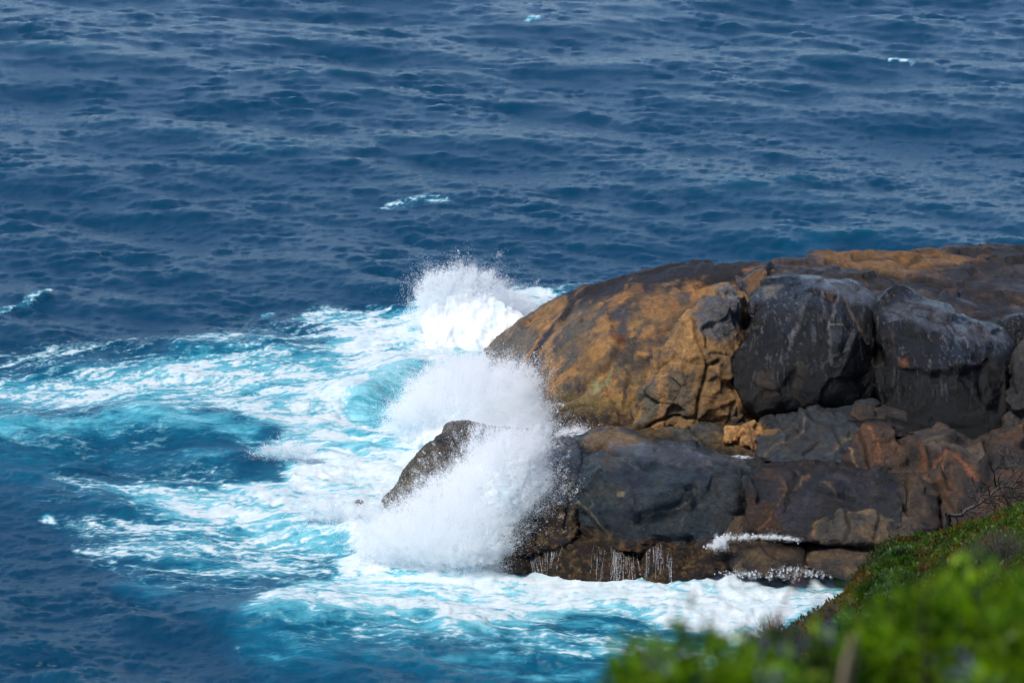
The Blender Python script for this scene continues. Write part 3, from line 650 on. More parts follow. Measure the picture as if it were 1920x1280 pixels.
blk = dict(streak=(srgb(136, 136, 140), .48, srgb(10, 10, 14), .8), base=pal(srgb(15, 15, 18), srgb(25, 25, 28), srgb(9, 9, 12), srgb(40, 33, 28), t1=(-.1, .45)), wet=.95)
rock('black_boulder', 'black boulder with pale streaks running down from its crest, next to the ochre rock',
     [(1372, 690), (1376, 660), (1398, 640), (1410, 600), (1404, 575), (1412, 545), (1438, 523), (1475, 516), (1500, 517), (1530, 519), (1565, 526), (1602, 531), (1622, 552), (1640, 582), (1650, 615), (1655, 660), (1662, 745), (1650, 765), (1600, 772), (1550, 776), (1500, 782), (1450, 787), (1410, 782), (1390, 762), (1376, 725)],
     [(1470, 680), (1560, 640)],
     [(1380, 700, 113.2), (1420, 540, 117), (1500, 518, 117), (1600, 532, 116.3), (1650, 640, 114.5), (1650, 750, 113), (1500, 780, 111.5), (1400, 770, 112), (1480, 680, 111.8), (1560, 640, 112.5), (1560, 740, 111.3), (1530, 570, 114.2)],
     T=1.3, back=4, p=3.0, lump=(1.8, .06), rid=(1.8, .06), facet=(2.0, .16, .3), fine=.03, seed=5, **blk,
     strokes=[('p', [(1495, 520), (1530, 519), (1600, 532), (1625, 560), (1640, 585), (1600, 570), (1560, 545), (1510, 535)], 7, srgb(112, 118, 130), .8), ('p', [(1430, 540), (1470, 535), (1455, 560), (1435, 565)], 6, srgb(130, 116, 94), .7),  # blue grey crest patch is sky gloss painted into the colour
              ('l', [(1528, 545), (1510, 580), (1498, 620), (1478, 650)], 4.5, srgb(140, 136, 136), .75), ('l', [(1540, 545), (1545, 580), (1538, 600)], 5, srgb(146, 144, 148), .7), ('l', [(1575, 545), (1560, 590), (1553, 610), (1558, 660), (1565, 680)], 3.5, srgb(150, 140, 138), .75), ('l', [(1580, 548), (1600, 590), (1622, 625)], 2, srgb(150, 120, 90), .8, .4),
              ('l', [(1555, 610), (1575, 614), (1592, 626)], 1.6, PALE*.8, .8, .4), ('l', [(1585, 655), (1560, 672), (1540, 690)], 2.5, srgb(150, 140, 136), .6), ('l', [(1545, 540), (1560, 560), (1555, 545), (1570, 550)], 4, srgb(120, 84, 60), .8), ('l', [(1552, 560), (1546, 620), (1550, 660)], 4, srgb(22, 20, 24), .8), ('l', [(1525, 560), (1520, 640)], 4, srgb(24, 24, 28), .6),
              ('p', [(1420, 700), (1450, 690), (1460, 740), (1430, 750)], 9, srgb(70, 58, 44), .7), ('l', [(1500, 680), (1495, 740), (1510, 765)], 9, srgb(80, 70, 54), .6), ('l', [(1395, 630), (1425, 605), (1435, 595)], 4, srgb(120, 112, 102), .7), ('p', [(1555, 620), (1600, 625), (1590, 650), (1560, 660)], 6, srgb(80, 80, 86), .6)],
     bumps=[([(1510, 560), (1490, 640), (1470, 700)], 16, .12), ([(1546, 570), (1540, 650)], 10, -.14), ([(1575, 570), (1570, 640)], 14, .14), ([(1610, 580), (1640, 640)], 16, .08), ([(1420, 690), (1430, 750)], 22, .15), ([(1475, 660), (1480, 760)], 12, -.1), ([(1405, 600), (1440, 620)], 14, -.12)],
     cracks=[([(1530, 545), (1512, 590), (1500, 640)], 3, .08), ([(1640, 600), (1650, 700)], 4, .1)])
rock('black_boulder', 'black boulder with a cracked grey top, on the right of the one with pale streaks',
     [(1632, 575), (1640, 560), (1662, 546), (1690, 541), (1715, 546), (1745, 562), (1800, 583), (1850, 600), (1890, 620), (1906, 640), (1903, 680), (1896, 720), (1888, 770), (1880, 822), (1840, 822), (1780, 812), (1710, 795), (1665, 775), (1652, 740), (1652, 660), (1645, 610)],
     [(1700, 660), (1800, 720)],
     [(1650, 560, 116), (1690, 542, 116), (1800, 585, 115.8), (1900, 635, 114.5), (1885, 800, 110.5), (1660, 760, 111.5), (1700, 660, 111.8), (1800, 700, 110.8), (1750, 610, 113.8), (1850, 650, 113), (1780, 790, 109.8)],
     T=1.2, back=4, p=3.2, lump=(1.8, .05), rid=(1.6, .05), facet=(1.9, .18, .3), fine=.03, seed=6, **blk,
     strokes=[('p', [(1655, 590), (1680, 560), (1720, 560), (1800, 595), (1890, 630), (1900, 645), (1850, 640), (1810, 650), (1760, 625), (1720, 620), (1670, 605)], 9, srgb(104, 106, 116), .8), ('l', [(1675, 610), (1680, 680)], 4, srgb(90, 74, 58), .6), ('p', [(1690, 675), (1702, 672), (1702, 690), (1692, 692)], 5, srgb(150, 100, 56), .7),  # grey top patch paints the sky's reflection on wet black rock
              ('l', [(1750, 600), (1735, 650), (1735, 700)], 5, srgb(20, 20, 26), .9), ('l', [(1790, 595), (1825, 620), (1828, 640), (1845, 700)], 4, srgb(24, 24, 30), .8), ('l', [(1880, 620), (1885, 645)], 3, srgb(120, 90, 74), .6), ('p', [(1830, 650), (1900, 660), (1885, 810), (1840, 800)], 14, srgb(16, 16, 20), .8), ('l', [(1712, 615), (1710, 700)], 6, srgb(22, 22, 28), .7), ('l', [(1800, 700), (1790, 760)], 8, srgb(62, 48, 38), .5)],  # near-black polygon at the right end is shadow put into the colour
     cracks=[([(1668, 582), (1700, 590), (1722, 602), (1745, 600)], 2, .06), ([(1690, 562), (1720, 575), (1750, 590)], 2, .06), ([(1700, 578), (1735, 585)], 2, .05), ([(1740, 600), (1770, 610), (1785, 635), (1780, 660)], 2.5, .08), ([(1770, 590), (1790, 620), (1825, 640)], 2.2, .06), ([(1820, 600), (1850, 630)], 2.2, .05)],
     bumps=[([(1750, 600), (1738, 640), (1735, 700)], 9, -.13), ([(1695, 600), (1690, 680)], 15, .1), ([(1790, 640), (1790, 720)], 22, .14), ([(1830, 640), (1850, 740)], 8, -.1)])
rock('dark_boulder', 'small dark rounded boulder behind the cracked black one, at the right edge',
     [(1868, 605), (1885, 592), (1915, 583), (1960, 584), (2000, 600), (2010, 650), (1960, 680), (1900, 670), (1880, 640)], [(1935, 630)],
     [(1870, 600, 117), (2000, 600, 117), (1930, 660, 116)], T=1.2, back=2, lump=(1., .1), seed=7, **blk, strokes=[])
rock('dark_boulder', 'tall dark boulder cut off by the right picture edge, beside the cracked black one',
     [(1912, 650), (1935, 625), (1975, 615), (2040, 630), (2060, 720), (2050, 830), (1960, 832), (1895, 825), (1878, 812), (1886, 765), (1900, 700)], [(1960, 700), (1965, 770)],
     [(1890, 800, 110), (1920, 640, 112.5), (2040, 640, 112.5), (1960, 820, 109.3), (1960, 720, 110)], T=1.2, back=3, lump=(1.2, .1), facet=(1.5, .3), seed=8,
     base=pal(srgb(56, 54, 56), srgb(84, 76, 70), srgb(40, 38, 40), srgb(96, 80, 66)), wet=.4, cracks=[([(1935, 680), (1915, 760)], 4, .1)])

# rocks at the foot of the boulders
rock('base_rock', 'low grey and ochre weedy rock at the dome foot, sloping to the surge channel',
     [(1150, 800), (1200, 795), (1260, 782), (1310, 778), (1400, 795), (1450, 800), (1462, 830), (1440, 862), (1400, 866), (1350, 862), (1290, 852), (1210, 842), (1160, 828)], [(1210, 815), (1400, 828)],
     [(1160, 820, 113), (1300, 785, 112.6), (1440, 800, 112.2), (1420, 865, 109.3), (1250, 845, 111.2), (1330, 820, 111.2)], T=.8, back=3, p=2.4, lump=(.8, .12), rid=(.6, .1), fine=.05, seed=9,
     base=pal(srgb(112, 92, 62), srgb(96, 94, 86), srgb(156, 122, 76), srgb(72, 64, 54)), wet=.4, mat=WEEDROCK,
     weed=([(1150, 815), (1230, 815), (1300, 832), (1420, 850), (1430, 880), (1150, 880)], 12), cracks=[([(1225, 803), (1290, 788), (1340, 790), (1400, 802)], 3, .2), ([(1290, 800), (1330, 840)], 2.5, .12)],
     strokes=[('p', [(1230, 800), (1300, 790), (1345, 800), (1330, 825), (1270, 820)], 8, srgb(104, 104, 98), .8)])
for k, (ol, spn, c3, lb) in enumerate([
    ([(1352, 822), (1358, 802), (1372, 797), (1388, 800), (1394, 818), (1388, 832), (1364, 834)], [(1374, 816)], [(1360, 800, 111), (1390, 800, 111), (1372, 832, 110.3)], 'small squarish ochre stone below the buttress rock, left one of a touching pair'),
    ([(1388, 808), (1398, 795), (1412, 788), (1426, 793), (1434, 812), (1430, 836), (1412, 846), (1392, 838)], [(1412, 818)], [(1395, 800, 110.8), (1430, 800, 110.8), (1412, 845, 110)], 'tall angular ochre stone beside the veined slate slab, right one of a touching pair')]):
    rock('ochre_stone', lb, ol, spn, c3, T=.45, back=.8, p=3, step=2.0, lump=(.5, .05), facet=(.5, .35), fine=.03, seed=20+k, wet=.1, sm=.5, base=pal(srgb(196, 146, 86), srgb(170, 122, 70), srgb(210, 166, 104), srgb(140, 104, 66)), cracks=[([(1405, 800), (1412, 840)], 1.5, .04)])
rock('slate_slab', 'blue grey rock slab with thin yellow veins below the black boulders',
     [(1408, 850), (1420, 815), (1428, 788), (1480, 780), (1530, 768), (1590, 760), (1640, 755), (1650, 790), (1640, 840), (1620, 885), (1570, 888), (1510, 880), (1450, 872), (1415, 864)], [(1470, 830), (1590, 820)],
     [(1410, 860, 108.6), (1430, 790, 111.2), (1530, 770, 111.2), (1640, 760, 111), (1620, 880, 107.4), (1500, 870, 108), (1500, 820, 109.3), (1590, 820, 109.0)], T=.7, back=3, p=3, lump=(1.3, .07), facet=(1.5, .26, .4), fine=.02, seed=10, sm=.7,
     base=pal(srgb(60, 68, 76), srgb(74, 80, 86), srgb(44, 48, 54), srgb(70, 64, 56)), wet=.5,
     strokes=[('l', [(1430, 850), (1450, 832), (1475, 826), (1495, 812), (1500, 800), (1510, 790)], 2.6, PALE*.8, .85, .6), ('l', [(1470, 820), (1462, 812), (1482, 800)], 1.8, PALE*.7, .8, .6), ('l', [(1565, 842), (1580, 825), (1600, 815), (1612, 812)], 4.5, PALE*.75, .85, .6), ('l', [(1550, 855), (1565, 846)], 3, PALE*.6, .7), ('p', [(1400, 805), (1430, 795), (1465, 800), (1445, 815), (1415, 812)], 6, srgb(172, 130, 76), .8), ('p', [(1555, 770), (1640, 758), (1640, 790), (1600, 800)], 7, srgb(48, 48, 50), .7), ('p', [(1425, 790), (1460, 785), (1450, 800), (1430, 798)], 4, srgb(34, 34, 38), .7)],
     cracks=[([(1505, 772), (1530, 795), (1560, 800), (1585, 845)], 3, .12), ([(1455, 785), (1470, 800)], 2.5, .08), ([(1560, 800), (1600, 790)], 2, .08)])
rock('shelf_rock', 'flat dark shelf rock lying under the cracked black boulder',
     [(1590, 790), (1605, 772), (1630, 755), (1655, 756), (1690, 766), (1740, 775), (1800, 785), (1860, 808), (1960, 815), (2040, 818), (2040, 850), (1900, 850), (1750, 830), (1620, 806)], [(1650, 785), (1950, 832)],
     [(1600, 785, 110), (1650, 756, 111.5), (1800, 785, 110.8), (1960, 815, 109.5), (1700, 820, 108.5), (1900, 850, 107.5)], T=.5, back=3, p=3, lump=(.9, .1), fine=.03, seed=11, **blk,
     strokes=[('p', [(1635, 755), (1700, 765), (1700, 782), (1640, 775)], 5, srgb(96, 88, 84), .7)], cracks=[([(1660, 780), (1700, 785), (1760, 800)], 3, .1)])
rock('brown_slab', 'large angular brown rock with orange veins between the slate slab and the green slope',
     [(1560, 880), (1580, 862), (1598, 840), (1604, 800), (1608, 780), (1625, 775), (1655, 782), (1700, 795), (1760, 810), (1820, 818), (1880, 822), (2000, 822), (2060, 850), (2060, 1050), (1900, 1080), (1750, 1080), (1700, 1040), (1690, 960), (1660, 905), (1600, 892)],
     [(1660, 850), (1780, 900), (1950, 930)],
     [(1570, 880, 106.8), (1610, 780, 109.5), (1760, 812, 108.5), (1900, 825, 108), (2040, 840, 107.5), (1650, 890, 105.6), (1700, 860, 106.4), (1800, 870, 105.8), (1760, 950, 103), (1800, 1040, 100.5), (1860, 900, 103.6), (1950, 950, 103), (1950, 1060, 100)],
     T=.7, back=4, p=3.2, lump=(1.5, .12), rid=(1.1, .12), facet=(1.9, .40, .4), fine=.04, seed=12, sm=.6, wet=.3,
     base=pal(srgb(72, 60, 50), srgb(92, 72, 54), srgb(56, 48, 44), srgb(108, 74, 50)),
     strokes=[('l', [(1655, 878), (1700, 884), (1730, 880), (1760, 864), (1790, 866), (1830, 880), (1860, 900)], 4.5, srgb(178, 110, 66), .9), ('l', [(1690, 884), (1740, 890), (1770, 870)], 3, srgb(190, 126, 80), .8), ('l', [(1780, 875), (1785, 900), (1800, 920), (1790, 950)], 2.2, srgb(160, 100, 60), .7), ('l', [(1730, 905), (1760, 915), (1775, 945), (1780, 990)], 3, srgb(150, 110, 64), .6),
              ('p', [(1612, 790), (1640, 800), (1660, 850), (1660, 880), (1630, 875), (1615, 840)], 8, srgb(112, 76, 52), .8), ('l', [(1612, 790), (1635, 815), (1650, 860)], 4, srgb(168, 108, 64), .7), ('p', [(1690, 800), (1800, 820), (1850, 830), (1845, 860), (1780, 855), (1720, 835)], 10, srgb(120, 106, 92), .8), ('l', [(1720, 825), (1735, 860), (1725, 875)], 6, srgb(150, 92, 56), .6),
              ('p', [(1640, 780), (1760, 812), (1840, 822), (1800, 835), (1700, 815)], 6, srgb(62, 56, 56), .8), ('p', [(1830, 870), (1850, 840), (1870, 870), (1850, 920), (1800, 990), (1795, 950)], 8, srgb(40, 36, 34), .9), ('l', [(1575, 845), (1595, 850), (1610, 875)], 3, srgb(196, 160, 110), .8), ('p', [(1570, 862), (1592, 850), (1604, 878), (1580, 882)], 4, srgb(64, 44, 34), .8),
              ('p', [(1880, 890), (1930, 880), (1940, 930), (1890, 930)], 10, srgb(130, 80, 48), .7)],
     cracks=[([(1605, 800), (1625, 850), (1632, 880)], 3, .15), ([(1850, 825), (1858, 870), (1840, 900)], 5, .3), ([(1700, 812), (1740, 840), (1745, 870)], 4, .16), ([(1745, 905), (1775, 930), (1790, 960)], 3, .12), ([(1655, 884), (1740, 893)], 4, .18), ([(1760, 835), (1790, 832)], 4, .12)],
     bumps=[([(1830, 880), (1810, 960)], 20, -.3), ([(1720, 850), (1800, 850)], 18, .18)])

# the front ledge
rock('knob_rock', 'low weed hung rock left of the dark scalloped ledge, half hidden in spray',
     [(950, 860), (985, 830), (1030, 822), (1075, 820), (1092, 850), (1085, 930), (1082, 1010), (1050, 1030), (980, 1040), (940, 1020), (945, 940)], [(1020, 880), (1020, 980)],
     [(960, 860, 104.5), (1060, 822, 107.8), (1080, 900, 102.6), (1000, 1020, 101), (1000, 930, 102.5), (1050, 870, 104)], T=.7, back=4, p=2.6, lump=(1.0, .12), rid=(.8, .1), fine=.04, seed=13,
     base=pal(BLUE, SLATE, srgb(88, 84, 76), BLUE*.8), wet=.5, weed=([(940, 915), (1010, 925), (1060, 950), (1100, 930), (1100, 1060), (920, 1060)], 12),
     strokes=[('l', [(1030, 845), (1060, 848), (1080, 836), (1110, 832)], 2.2, PALE*.7, .8, .5), ('l', [(1018, 890), (1062, 893), (1066, 915)], 3, srgb(140, 116, 74), .6)], cracks=[([(1064, 895), (1068, 940), (1060, 990)], 4, .22), ([(1035, 838), (1060, 828)], 3, .1)])
DK = pal(srgb(44, 57, 65), srgb(62, 76, 84), srgb(28, 36, 42), srgb(64, 64, 54), t1=(-.2, .4))
LEDGE = rock('ledge_boulder', 'broad blue black ledge boulder with scalloped face and thin yellow veins, before the dome',
     [(1066, 940), (1072, 900), (1078, 860), (1062, 835), (1075, 823), (1110, 815), (1150, 811), (1200, 818), (1270, 830), (1340, 842), (1400, 856), (1450, 868), (1450, 900), (1420, 960), (1400, 1010), (1350, 1030), (1250, 1036), (1160, 1036), (1100, 1020), (1074, 985)],
     [(1140, 900), (1330, 925)],
     [(1070, 830, 108), (1150, 814, 109.5), (1270, 832, 108.5), (1400, 860, 107), (1120, 860, 104.8), (1250, 862, 104.6), (1380, 885, 103.6), (1080, 940, 102), (1130, 900, 102.2), (1250, 900, 102.0), (1380, 940, 101.7), (1100, 1010, 101.3), (1250, 1030, 101.0), (1390, 1010, 101.2), (1250, 960, 101.2)],
     T=.55, back=3, p=4.2, lump=(1.8, .08), rid=(1.2, .08), facet=(1.9, .18, .25), fine=.015, seed=14, base=DK, wet=.95, sm=.8,
     weed=([(1060, 985), (1110, 990), (1170, 1010), (1250, 1018), (1330, 1015), (1420, 1010), (1420, 1060), (1050, 1060)], 12),
     strokes=[('p', [(1085, 835), (1110, 818), (1150, 812), (1190, 822), (1230, 832), (1180, 842), (1120, 840)], 6, srgb(158, 126, 84), .9, .5), ('p', [(1140, 838), (1240, 832), (1340, 845), (1430, 868), (1400, 880), (1280, 868), (1160, 850)], 8, srgb(104, 110, 122), .75),  # blue grey strip along the top is painted sky sheen
              ('l', [(1083, 943), (1100, 955), (1120, 975), (1138, 998)], 2.8, PALE*.65, .8, .6), ('l', [(1100, 925), (1112, 945), (1100, 953)], 1.8, PALE*.55, .8, .6), ('p', [(1130, 850), (1170, 850), (1160, 880), (1120, 890)], 8, srgb(92, 84, 70), .6), ('p', [(1160, 920), (1172, 922), (1170, 932), (1162, 930)], 2, PALE*.7, .8), ('l', [(1310, 870), (1340, 900), (1360, 935)], 1.4, srgb(140, 110, 70), .8, .4), ('l', [(1320, 868), (1355, 895), (1370, 925)], 1.4, srgb(140, 110, 70), .7, .4),
              ('p', [(1340, 880), (1395, 890), (1390, 990), (1330, 990)], 14, srgb(60, 58, 54), .6), ('l', [(1310, 910), (1305, 930), (1280, 950), (1262, 960)], 2, srgb(130, 116, 84), .6), ('l', [(1200, 890), (1180, 960), (1160, 985)], 18, srgb(42, 48, 58), .6), ('l', [(1120, 870), (1140, 860), (1200, 870)], 3, srgb(110, 106, 92), .6), ('l', [(1280, 960), (1290, 945), (1272, 990)], 3, srgb(120, 112, 84), .5)],
     bumps=[([(1130, 880), (1170, 870)], 20, .16), ([(1140, 920), (1200, 910), (1240, 900)], 18, -.20), ([(1180, 960), (1260, 930), (1300, 900)], 16, .17), ([(1200, 990), (1280, 965), (1330, 930)], 14, -.16), ([(1140, 980), (1220, 1005), (1300, 990)], 14, .14), ([(1340, 900), (1380, 960)], 22, .12), ([(1090, 880), (1085, 950)], 12, .1)],
     cracks=[([(1062, 850), (1085, 842), (1130, 838), (1170, 852)], 4, .2), ([(1090, 850), (1120, 842)], 3, .1), ([(1088, 960), (1110, 975), (1130, 1000)], 3, .1)])
rock('ledge_boulder', 'long dark brown ledge boulder right of the scalloped one, split off by a crack',
     [(1390, 900), (1388, 872), (1410, 866), (1470, 872), (1530, 876), (1600, 880), (1660, 886), (1710, 892), (1740, 905), (1758, 935), (1762, 985), (1740, 1020), (1690, 1030), (1600, 1030), (1500, 1018), (1420, 1010), (1392, 990), (1394, 950)],
     [(1450, 940), (1700, 955)],
     [(1400, 875, 106.3), (1530, 877, 106), (1650, 887, 105.3), (1740, 910, 104), (1400, 900, 102.6), (1550, 905, 102.6), (1700, 930, 102), (1420, 1000, 100.8), (1600, 1020, 100.4), (1740, 1010, 100.4), (1500, 950, 101.4), (1650, 960, 101.4)],
     T=.5, back=4, p=4.2, lump=(1.7, .06), rid=(1.2, .06), facet=(1.7, .22, .4), fine=.02, seed=15, wet=.7, sm=.7,
     base=pal(srgb(46, 45, 46), srgb(62, 52, 44), srgb(36, 37, 40), srgb(82, 58, 40)),
     strokes=[('p', [(1395, 930), (1460, 940), (1480, 1000), (1400, 1000)], 14, srgb(78, 54, 38), .85), ('l', [(1430, 885), (1460, 900), (1475, 920), (1455, 950), (1435, 980), (1420, 995)], 2.4, srgb(156, 108, 62), .75, .6), ('l', [(1460, 920), (1490, 922), (1505, 905), (1520, 900)], 2.2, srgb(150, 110, 66), .75, .6), ('l', [(1495, 885), (1505, 900), (1500, 915), (1530, 922), (1550, 915)], 2.4, srgb(150, 124, 84), .7, .6), ('l', [(1548, 918), (1575, 945)], 1.6, srgb(150, 120, 70), .8, .4),
              ('p', [(1540, 890), (1640, 890), (1650, 930), (1560, 935)], 14, srgb(76, 72, 78), .7), ('p', [(1460, 945), (1530, 930), (1530, 990), (1470, 1000)], 12, srgb(52, 56, 64), .8), ('p', [(1590, 930), (1690, 930), (1690, 980), (1600, 975)], 14, srgb(54, 56, 60), .7), ('p', [(1690, 900), (1730, 905), (1750, 960), (1700, 1000)], 12, srgb(112, 90, 64), .6), ('l', [(1530, 975), (1520, 1000)], 4, srgb(160, 108, 58), .7), ('l', [(1705, 910), (1700, 980)], 2.5, srgb(150, 112, 62), .5)],
     cracks=[([(1498, 890), (1478, 925), (1470, 960)], 3, .12), ([(1393, 905), (1395, 990)], 3, .15), ([(1530, 925), (1560, 935), (1600, 940)], 3, .12), ([(1700, 905), (1708, 980)], 3, .12)],
     bumps=[([(1520, 900), (1600, 905), (1680, 915)], 22, .2), ([(1420, 890), (1480, 895)], 14, .12), ([(1460, 950), (1560, 960)], 18, -.14)])
rock('pointed_rock', 'small brown rounded rock under the crack between the two ledge boulders',
     [(1335, 1010), (1345, 985), (1365, 970), (1390, 963), (1412, 975), (1428, 1000), (1430, 1020), (1380, 1030)], [(1385, 1000)],
     [(1340, 1000, 101.2), (1420, 1000, 101.1), (1380, 1020, 100.4)], T=.5, back=1, lump=(.8, .07), seed=16, wet=.35, base=pal(srgb(92, 72, 54), srgb(110, 88, 62), srgb(78, 66, 56), srgb(84, 60, 44)))
rock('knobbly_boulder', 'knobbly grey brown boulder with rounded lobes at the foot of the right ledge',
     [(1515, 1012), (1522, 975), (1540, 953), (1570, 950), (1600, 958), (1640, 958), (1680, 970), (1720, 965), (1745, 985), (1750, 1015), (1700, 1026), (1600, 1022), (1540, 1022)], [(1560, 990), (1710, 998)],
     [(1530, 970, 101), (1620, 960, 101), (1740, 990, 101), (1560, 1015, 99.9), (1700, 1020, 99.7), (1600, 990, 100)], T=.6, back=2, lump=(.75, .14), rid=(.7, .08), fine=.04, seed=17, wet=.25,
     base=pal(srgb(100, 88, 72), srgb(84, 78, 70), srgb(130, 106, 74), srgb(70, 64, 58)), cracks=[([(1585, 955), (1592, 990), (1585, 1015)], 3.5, .16), ([(1650, 965), (1640, 1010)], 3, .12)],
     bumps=[([(1555, 985)], 22, .18), ([(1618, 985)], 20, .14)], strokes=[('l', [(1590, 960), (1625, 955), (1660, 975), (1655, 1000)], 6, srgb(150, 122, 82), .6), ('l', [(1525, 1000), (1530, 970), (1545, 955)], 4, srgb(170, 118, 66), .6)])
rock('tongue_rock', 'brown rock tongue pointing left out of the foam under the spray',
     [(695, 952), (712, 938), (740, 915), (758, 880), (785, 850), (805, 830), (832, 812), (870, 808), (920, 812), (960, 812), (1040, 822), (1075, 850), (1075, 960), (1000, 985), (900, 985), (780, 985), (720, 972)], [(800, 905), (1000, 900)],
     [(700, 945, 108.4), (760, 880, 108.2), (832, 815, 108.6), (960, 812, 108.6), (1060, 840, 108), (740, 975, 106.2), (850, 980, 104.8), (1000, 980, 103.2), (850, 890, 106.2), (980, 880, 105)], T=.8, back=3, p=2.4, lump=(1.0, .12), rid=(.7, .1), fine=.05, seed=18,
     base=pal(srgb(104, 90, 66), srgb(86, 80, 68), srgb(130, 112, 76), srgb(62, 56, 48)), wet=.4, mat=WEEDROCK)
rock('knob_rock', 'small wet grey knob of rock poking up behind the brown tongue',
     [(826, 826), (830, 800), (842, 789), (868, 786), (900, 794), (960, 800), (1010, 806), (1010, 840), (900, 850), (840, 846)], [(860, 815), (960, 825)],
     [(830, 810, 110), (870, 788, 110.5), (1000, 808, 110), (900, 845, 109.3)], T=.5, back=2, lump=(.8, .08), seed=19, base=pal(srgb(120, 112, 104), srgb(96, 90, 82), srgb(150, 140, 130), srgb(70, 66, 60)), wet=.8)
WR = pal(srgb(92, 72, 46), srgb(72, 54, 38), srgb(128, 100, 60), srgb(58, 44, 36))
def toe(lb, ol, spn, ctl, sd, weed=None, base=WR, nm='weedy_rock', T=.6, **k):
    k2 = dict(lump=(.7, .12), rid=(.5, .07), fine=.05, wet=.55, mat=WEEDROCK, back=1.6, p=2.4); k2.update(k)
    return rock(nm, lb, ol, spn, ctl, T=T, seed=sd, base=base, weed=weed or (None,), **k2)
TOE1 = toe('humped weed covered rock with white trickles running off it, in front of the scalloped ledge',
    [(975, 1062), (990, 1035), (1015, 1012), (1060, 1000), (1100, 998), (1150, 1012), (1190, 1035), (1204, 1062), (1202, 1090), (1150, 1098), (1060, 1090), (1000, 1080)], [(1050, 1050), (1150, 1060)],
    [(980, 1060, 101), (1060, 1002, 101.2), (1190, 1035, 101), (1100, 1090, 99.2), (1190, 1085, 99.3), (1100, 1040, 100)], 31)
TOE0 = toe('weed covered rock ridge sloping left into the white spray',
    [(940, 1030), (965, 1010), (1010, 1000), (1050, 980), (1085, 985), (1090, 1015), (1050, 1030), (1000, 1048), (950, 1048)], [(980, 1025), (1060, 1005)],
    [(945, 1035, 102), (1060, 985, 102), (1060, 1025, 101.2), (1000, 1045, 101)], 32, T=.45)
toe('low flat weedy rock tip awash at the left end of the toe rocks',
    [(936, 1056), (945, 1047), (970, 1046), (992, 1056), (998, 1068), (975, 1072), (945, 1066)], [(955, 1058), (985, 1062)], [(940, 1055, 100.6), (990, 1056, 100.5), (970, 1070, 100)], 33, T=.3, step=2.5)
TOE2 = toe('narrow weedy rock between two little waterfalls in front of the ledge',
    [(1203, 1070), (1206, 1040), (1215, 1022), (1240, 1016), (1270, 1020), (1290, 1035), (1292, 1062), (1300, 1090), (1250, 1102), (1205, 1098)], [(1240, 1050), (1260, 1065)],
    [(1206, 1035, 100.6), (1280, 1025, 100.6), (1250, 1090, 99), (1240, 1050, 99.7)], 34)
TOE3 = toe('dark weedy rock reaching the white water right of the little waterfalls',
    [(1270, 1060), (1278, 1035), (1300, 1018), (1350, 1012), (1385, 1022), (1402, 1045), (1398, 1062), (1345, 1070), (1310, 1092), (1275, 1095)], [(1305, 1055), (1370, 1045)],
    [(1280, 1035, 100.5), (1350, 1015, 100.6), (1400, 1045, 100), (1300, 1090, 98.8), (1350, 1060, 99.4)], 35)
toe('brown weedy bench rock joining the toe rocks to the scalloped ledge',
    [(1080, 1015), (1110, 995), (1180, 1005), (1260, 1003), (1330, 1000), (1370, 1012), (1390, 1035), (1300, 1045), (1200, 1045), (1120, 1035)], [(1140, 1020), (1330, 1025)],
    [(1090, 1010, 101.8), (1200, 1005, 101.8), (1350, 1010, 101.5), (1150, 1040, 100.8), (1350, 1040, 100.5)], 36, T=.4)
BLOCK = rock('block_rock', 'square brown rock block with a sheet of white water flowing over its back edge',
    [(1362, 1042), (1364, 1018), (1372, 1007), (1400, 1004), (1450, 1008), (1500, 1016), (1508, 1030), (1506, 1060), (1500, 1085), (1430, 1080), (1375, 1070)], [(1400, 1040), (1465, 1045)],
    [(1365, 1015, 100.7), (1450, 1008, 100.8), (1505, 1020, 100.2), (1380, 1060, 99.2), (1500, 1075, 98.8), (1440, 1040, 99.4)], T=.45, back=1.6, p=3.2, lump=(.8, .08), rid=(.6, .06), fine=.05, seed=37, wet=.45, sm=.6, base=pal(srgb(104, 84, 62), srgb(84, 74, 64), srgb(128, 106, 76), srgb(66, 58, 52)), mat=WEEDROCK, cracks=[([(1420, 1012), (1440, 1040), (1480, 1060)], 2.5, .08)])
rock('block_rock', 'low brown rock at the water under the knobbly boulder, beside the green slope',
    [(1502, 1045), (1508, 1022), (1540, 1014), (1600, 1012), (1650, 1008), (1720, 1010), (1760, 1030), (1760, 1110), (1700, 1120), (1640, 1095), (1580, 1086), (1530, 1072)], [(1560, 1045), (1690, 1055)],
    [(1508, 1030, 100.2), (1600, 1014, 100.5), (1720, 1012, 100.2), (1540, 1070, 99), (1640, 1085, 98.3), (1600, 1045, 99.3), (1720, 1090, 98)], T=.6, back=2, p=2.8, lump=(1.1, .1), fine=.035, seed=38, wet=.4, base=pal(srgb(98, 80, 62), srgb(80, 72, 64), srgb(122, 98, 68), srgb(64, 56, 52)), cracks=[([(1510, 1017), (1600, 1022), (1680, 1020)], 3, .14), ([(1620, 1060), (1680, 1040)], 2.5, .1)])
for lb, ol, c3 in [('tiny brown rock tip breaking the foam left of the rock tongue', [(658, 944), (664, 938), (676, 935), (682, 940), (678, 950), (662, 950)], (670, 943)),
               ('small grey rock lump in the foam at the foot of the dome', [(908, 690), (915, 680), (930, 676), (942, 682), (945, 700), (920, 705)], (928, 690))]:
    Yc = float(seaY(c3[0], c3[1]+4))
    if c3[1] == 690: Yc = 126.4
    rock('rock_tip', lb, ol, [c3], [(ol[0][0], c3[1]-8, Yc+.2), (ol[2][0]+9, c3[1]-8, Yc+.2), (c3[0], c3[1]+9, Yc-.2)], T=.3, back=.5, step=1.5, lump=(.3, .04), seed=int(c3[0]), wet=.7, sm=.4, base=WR)
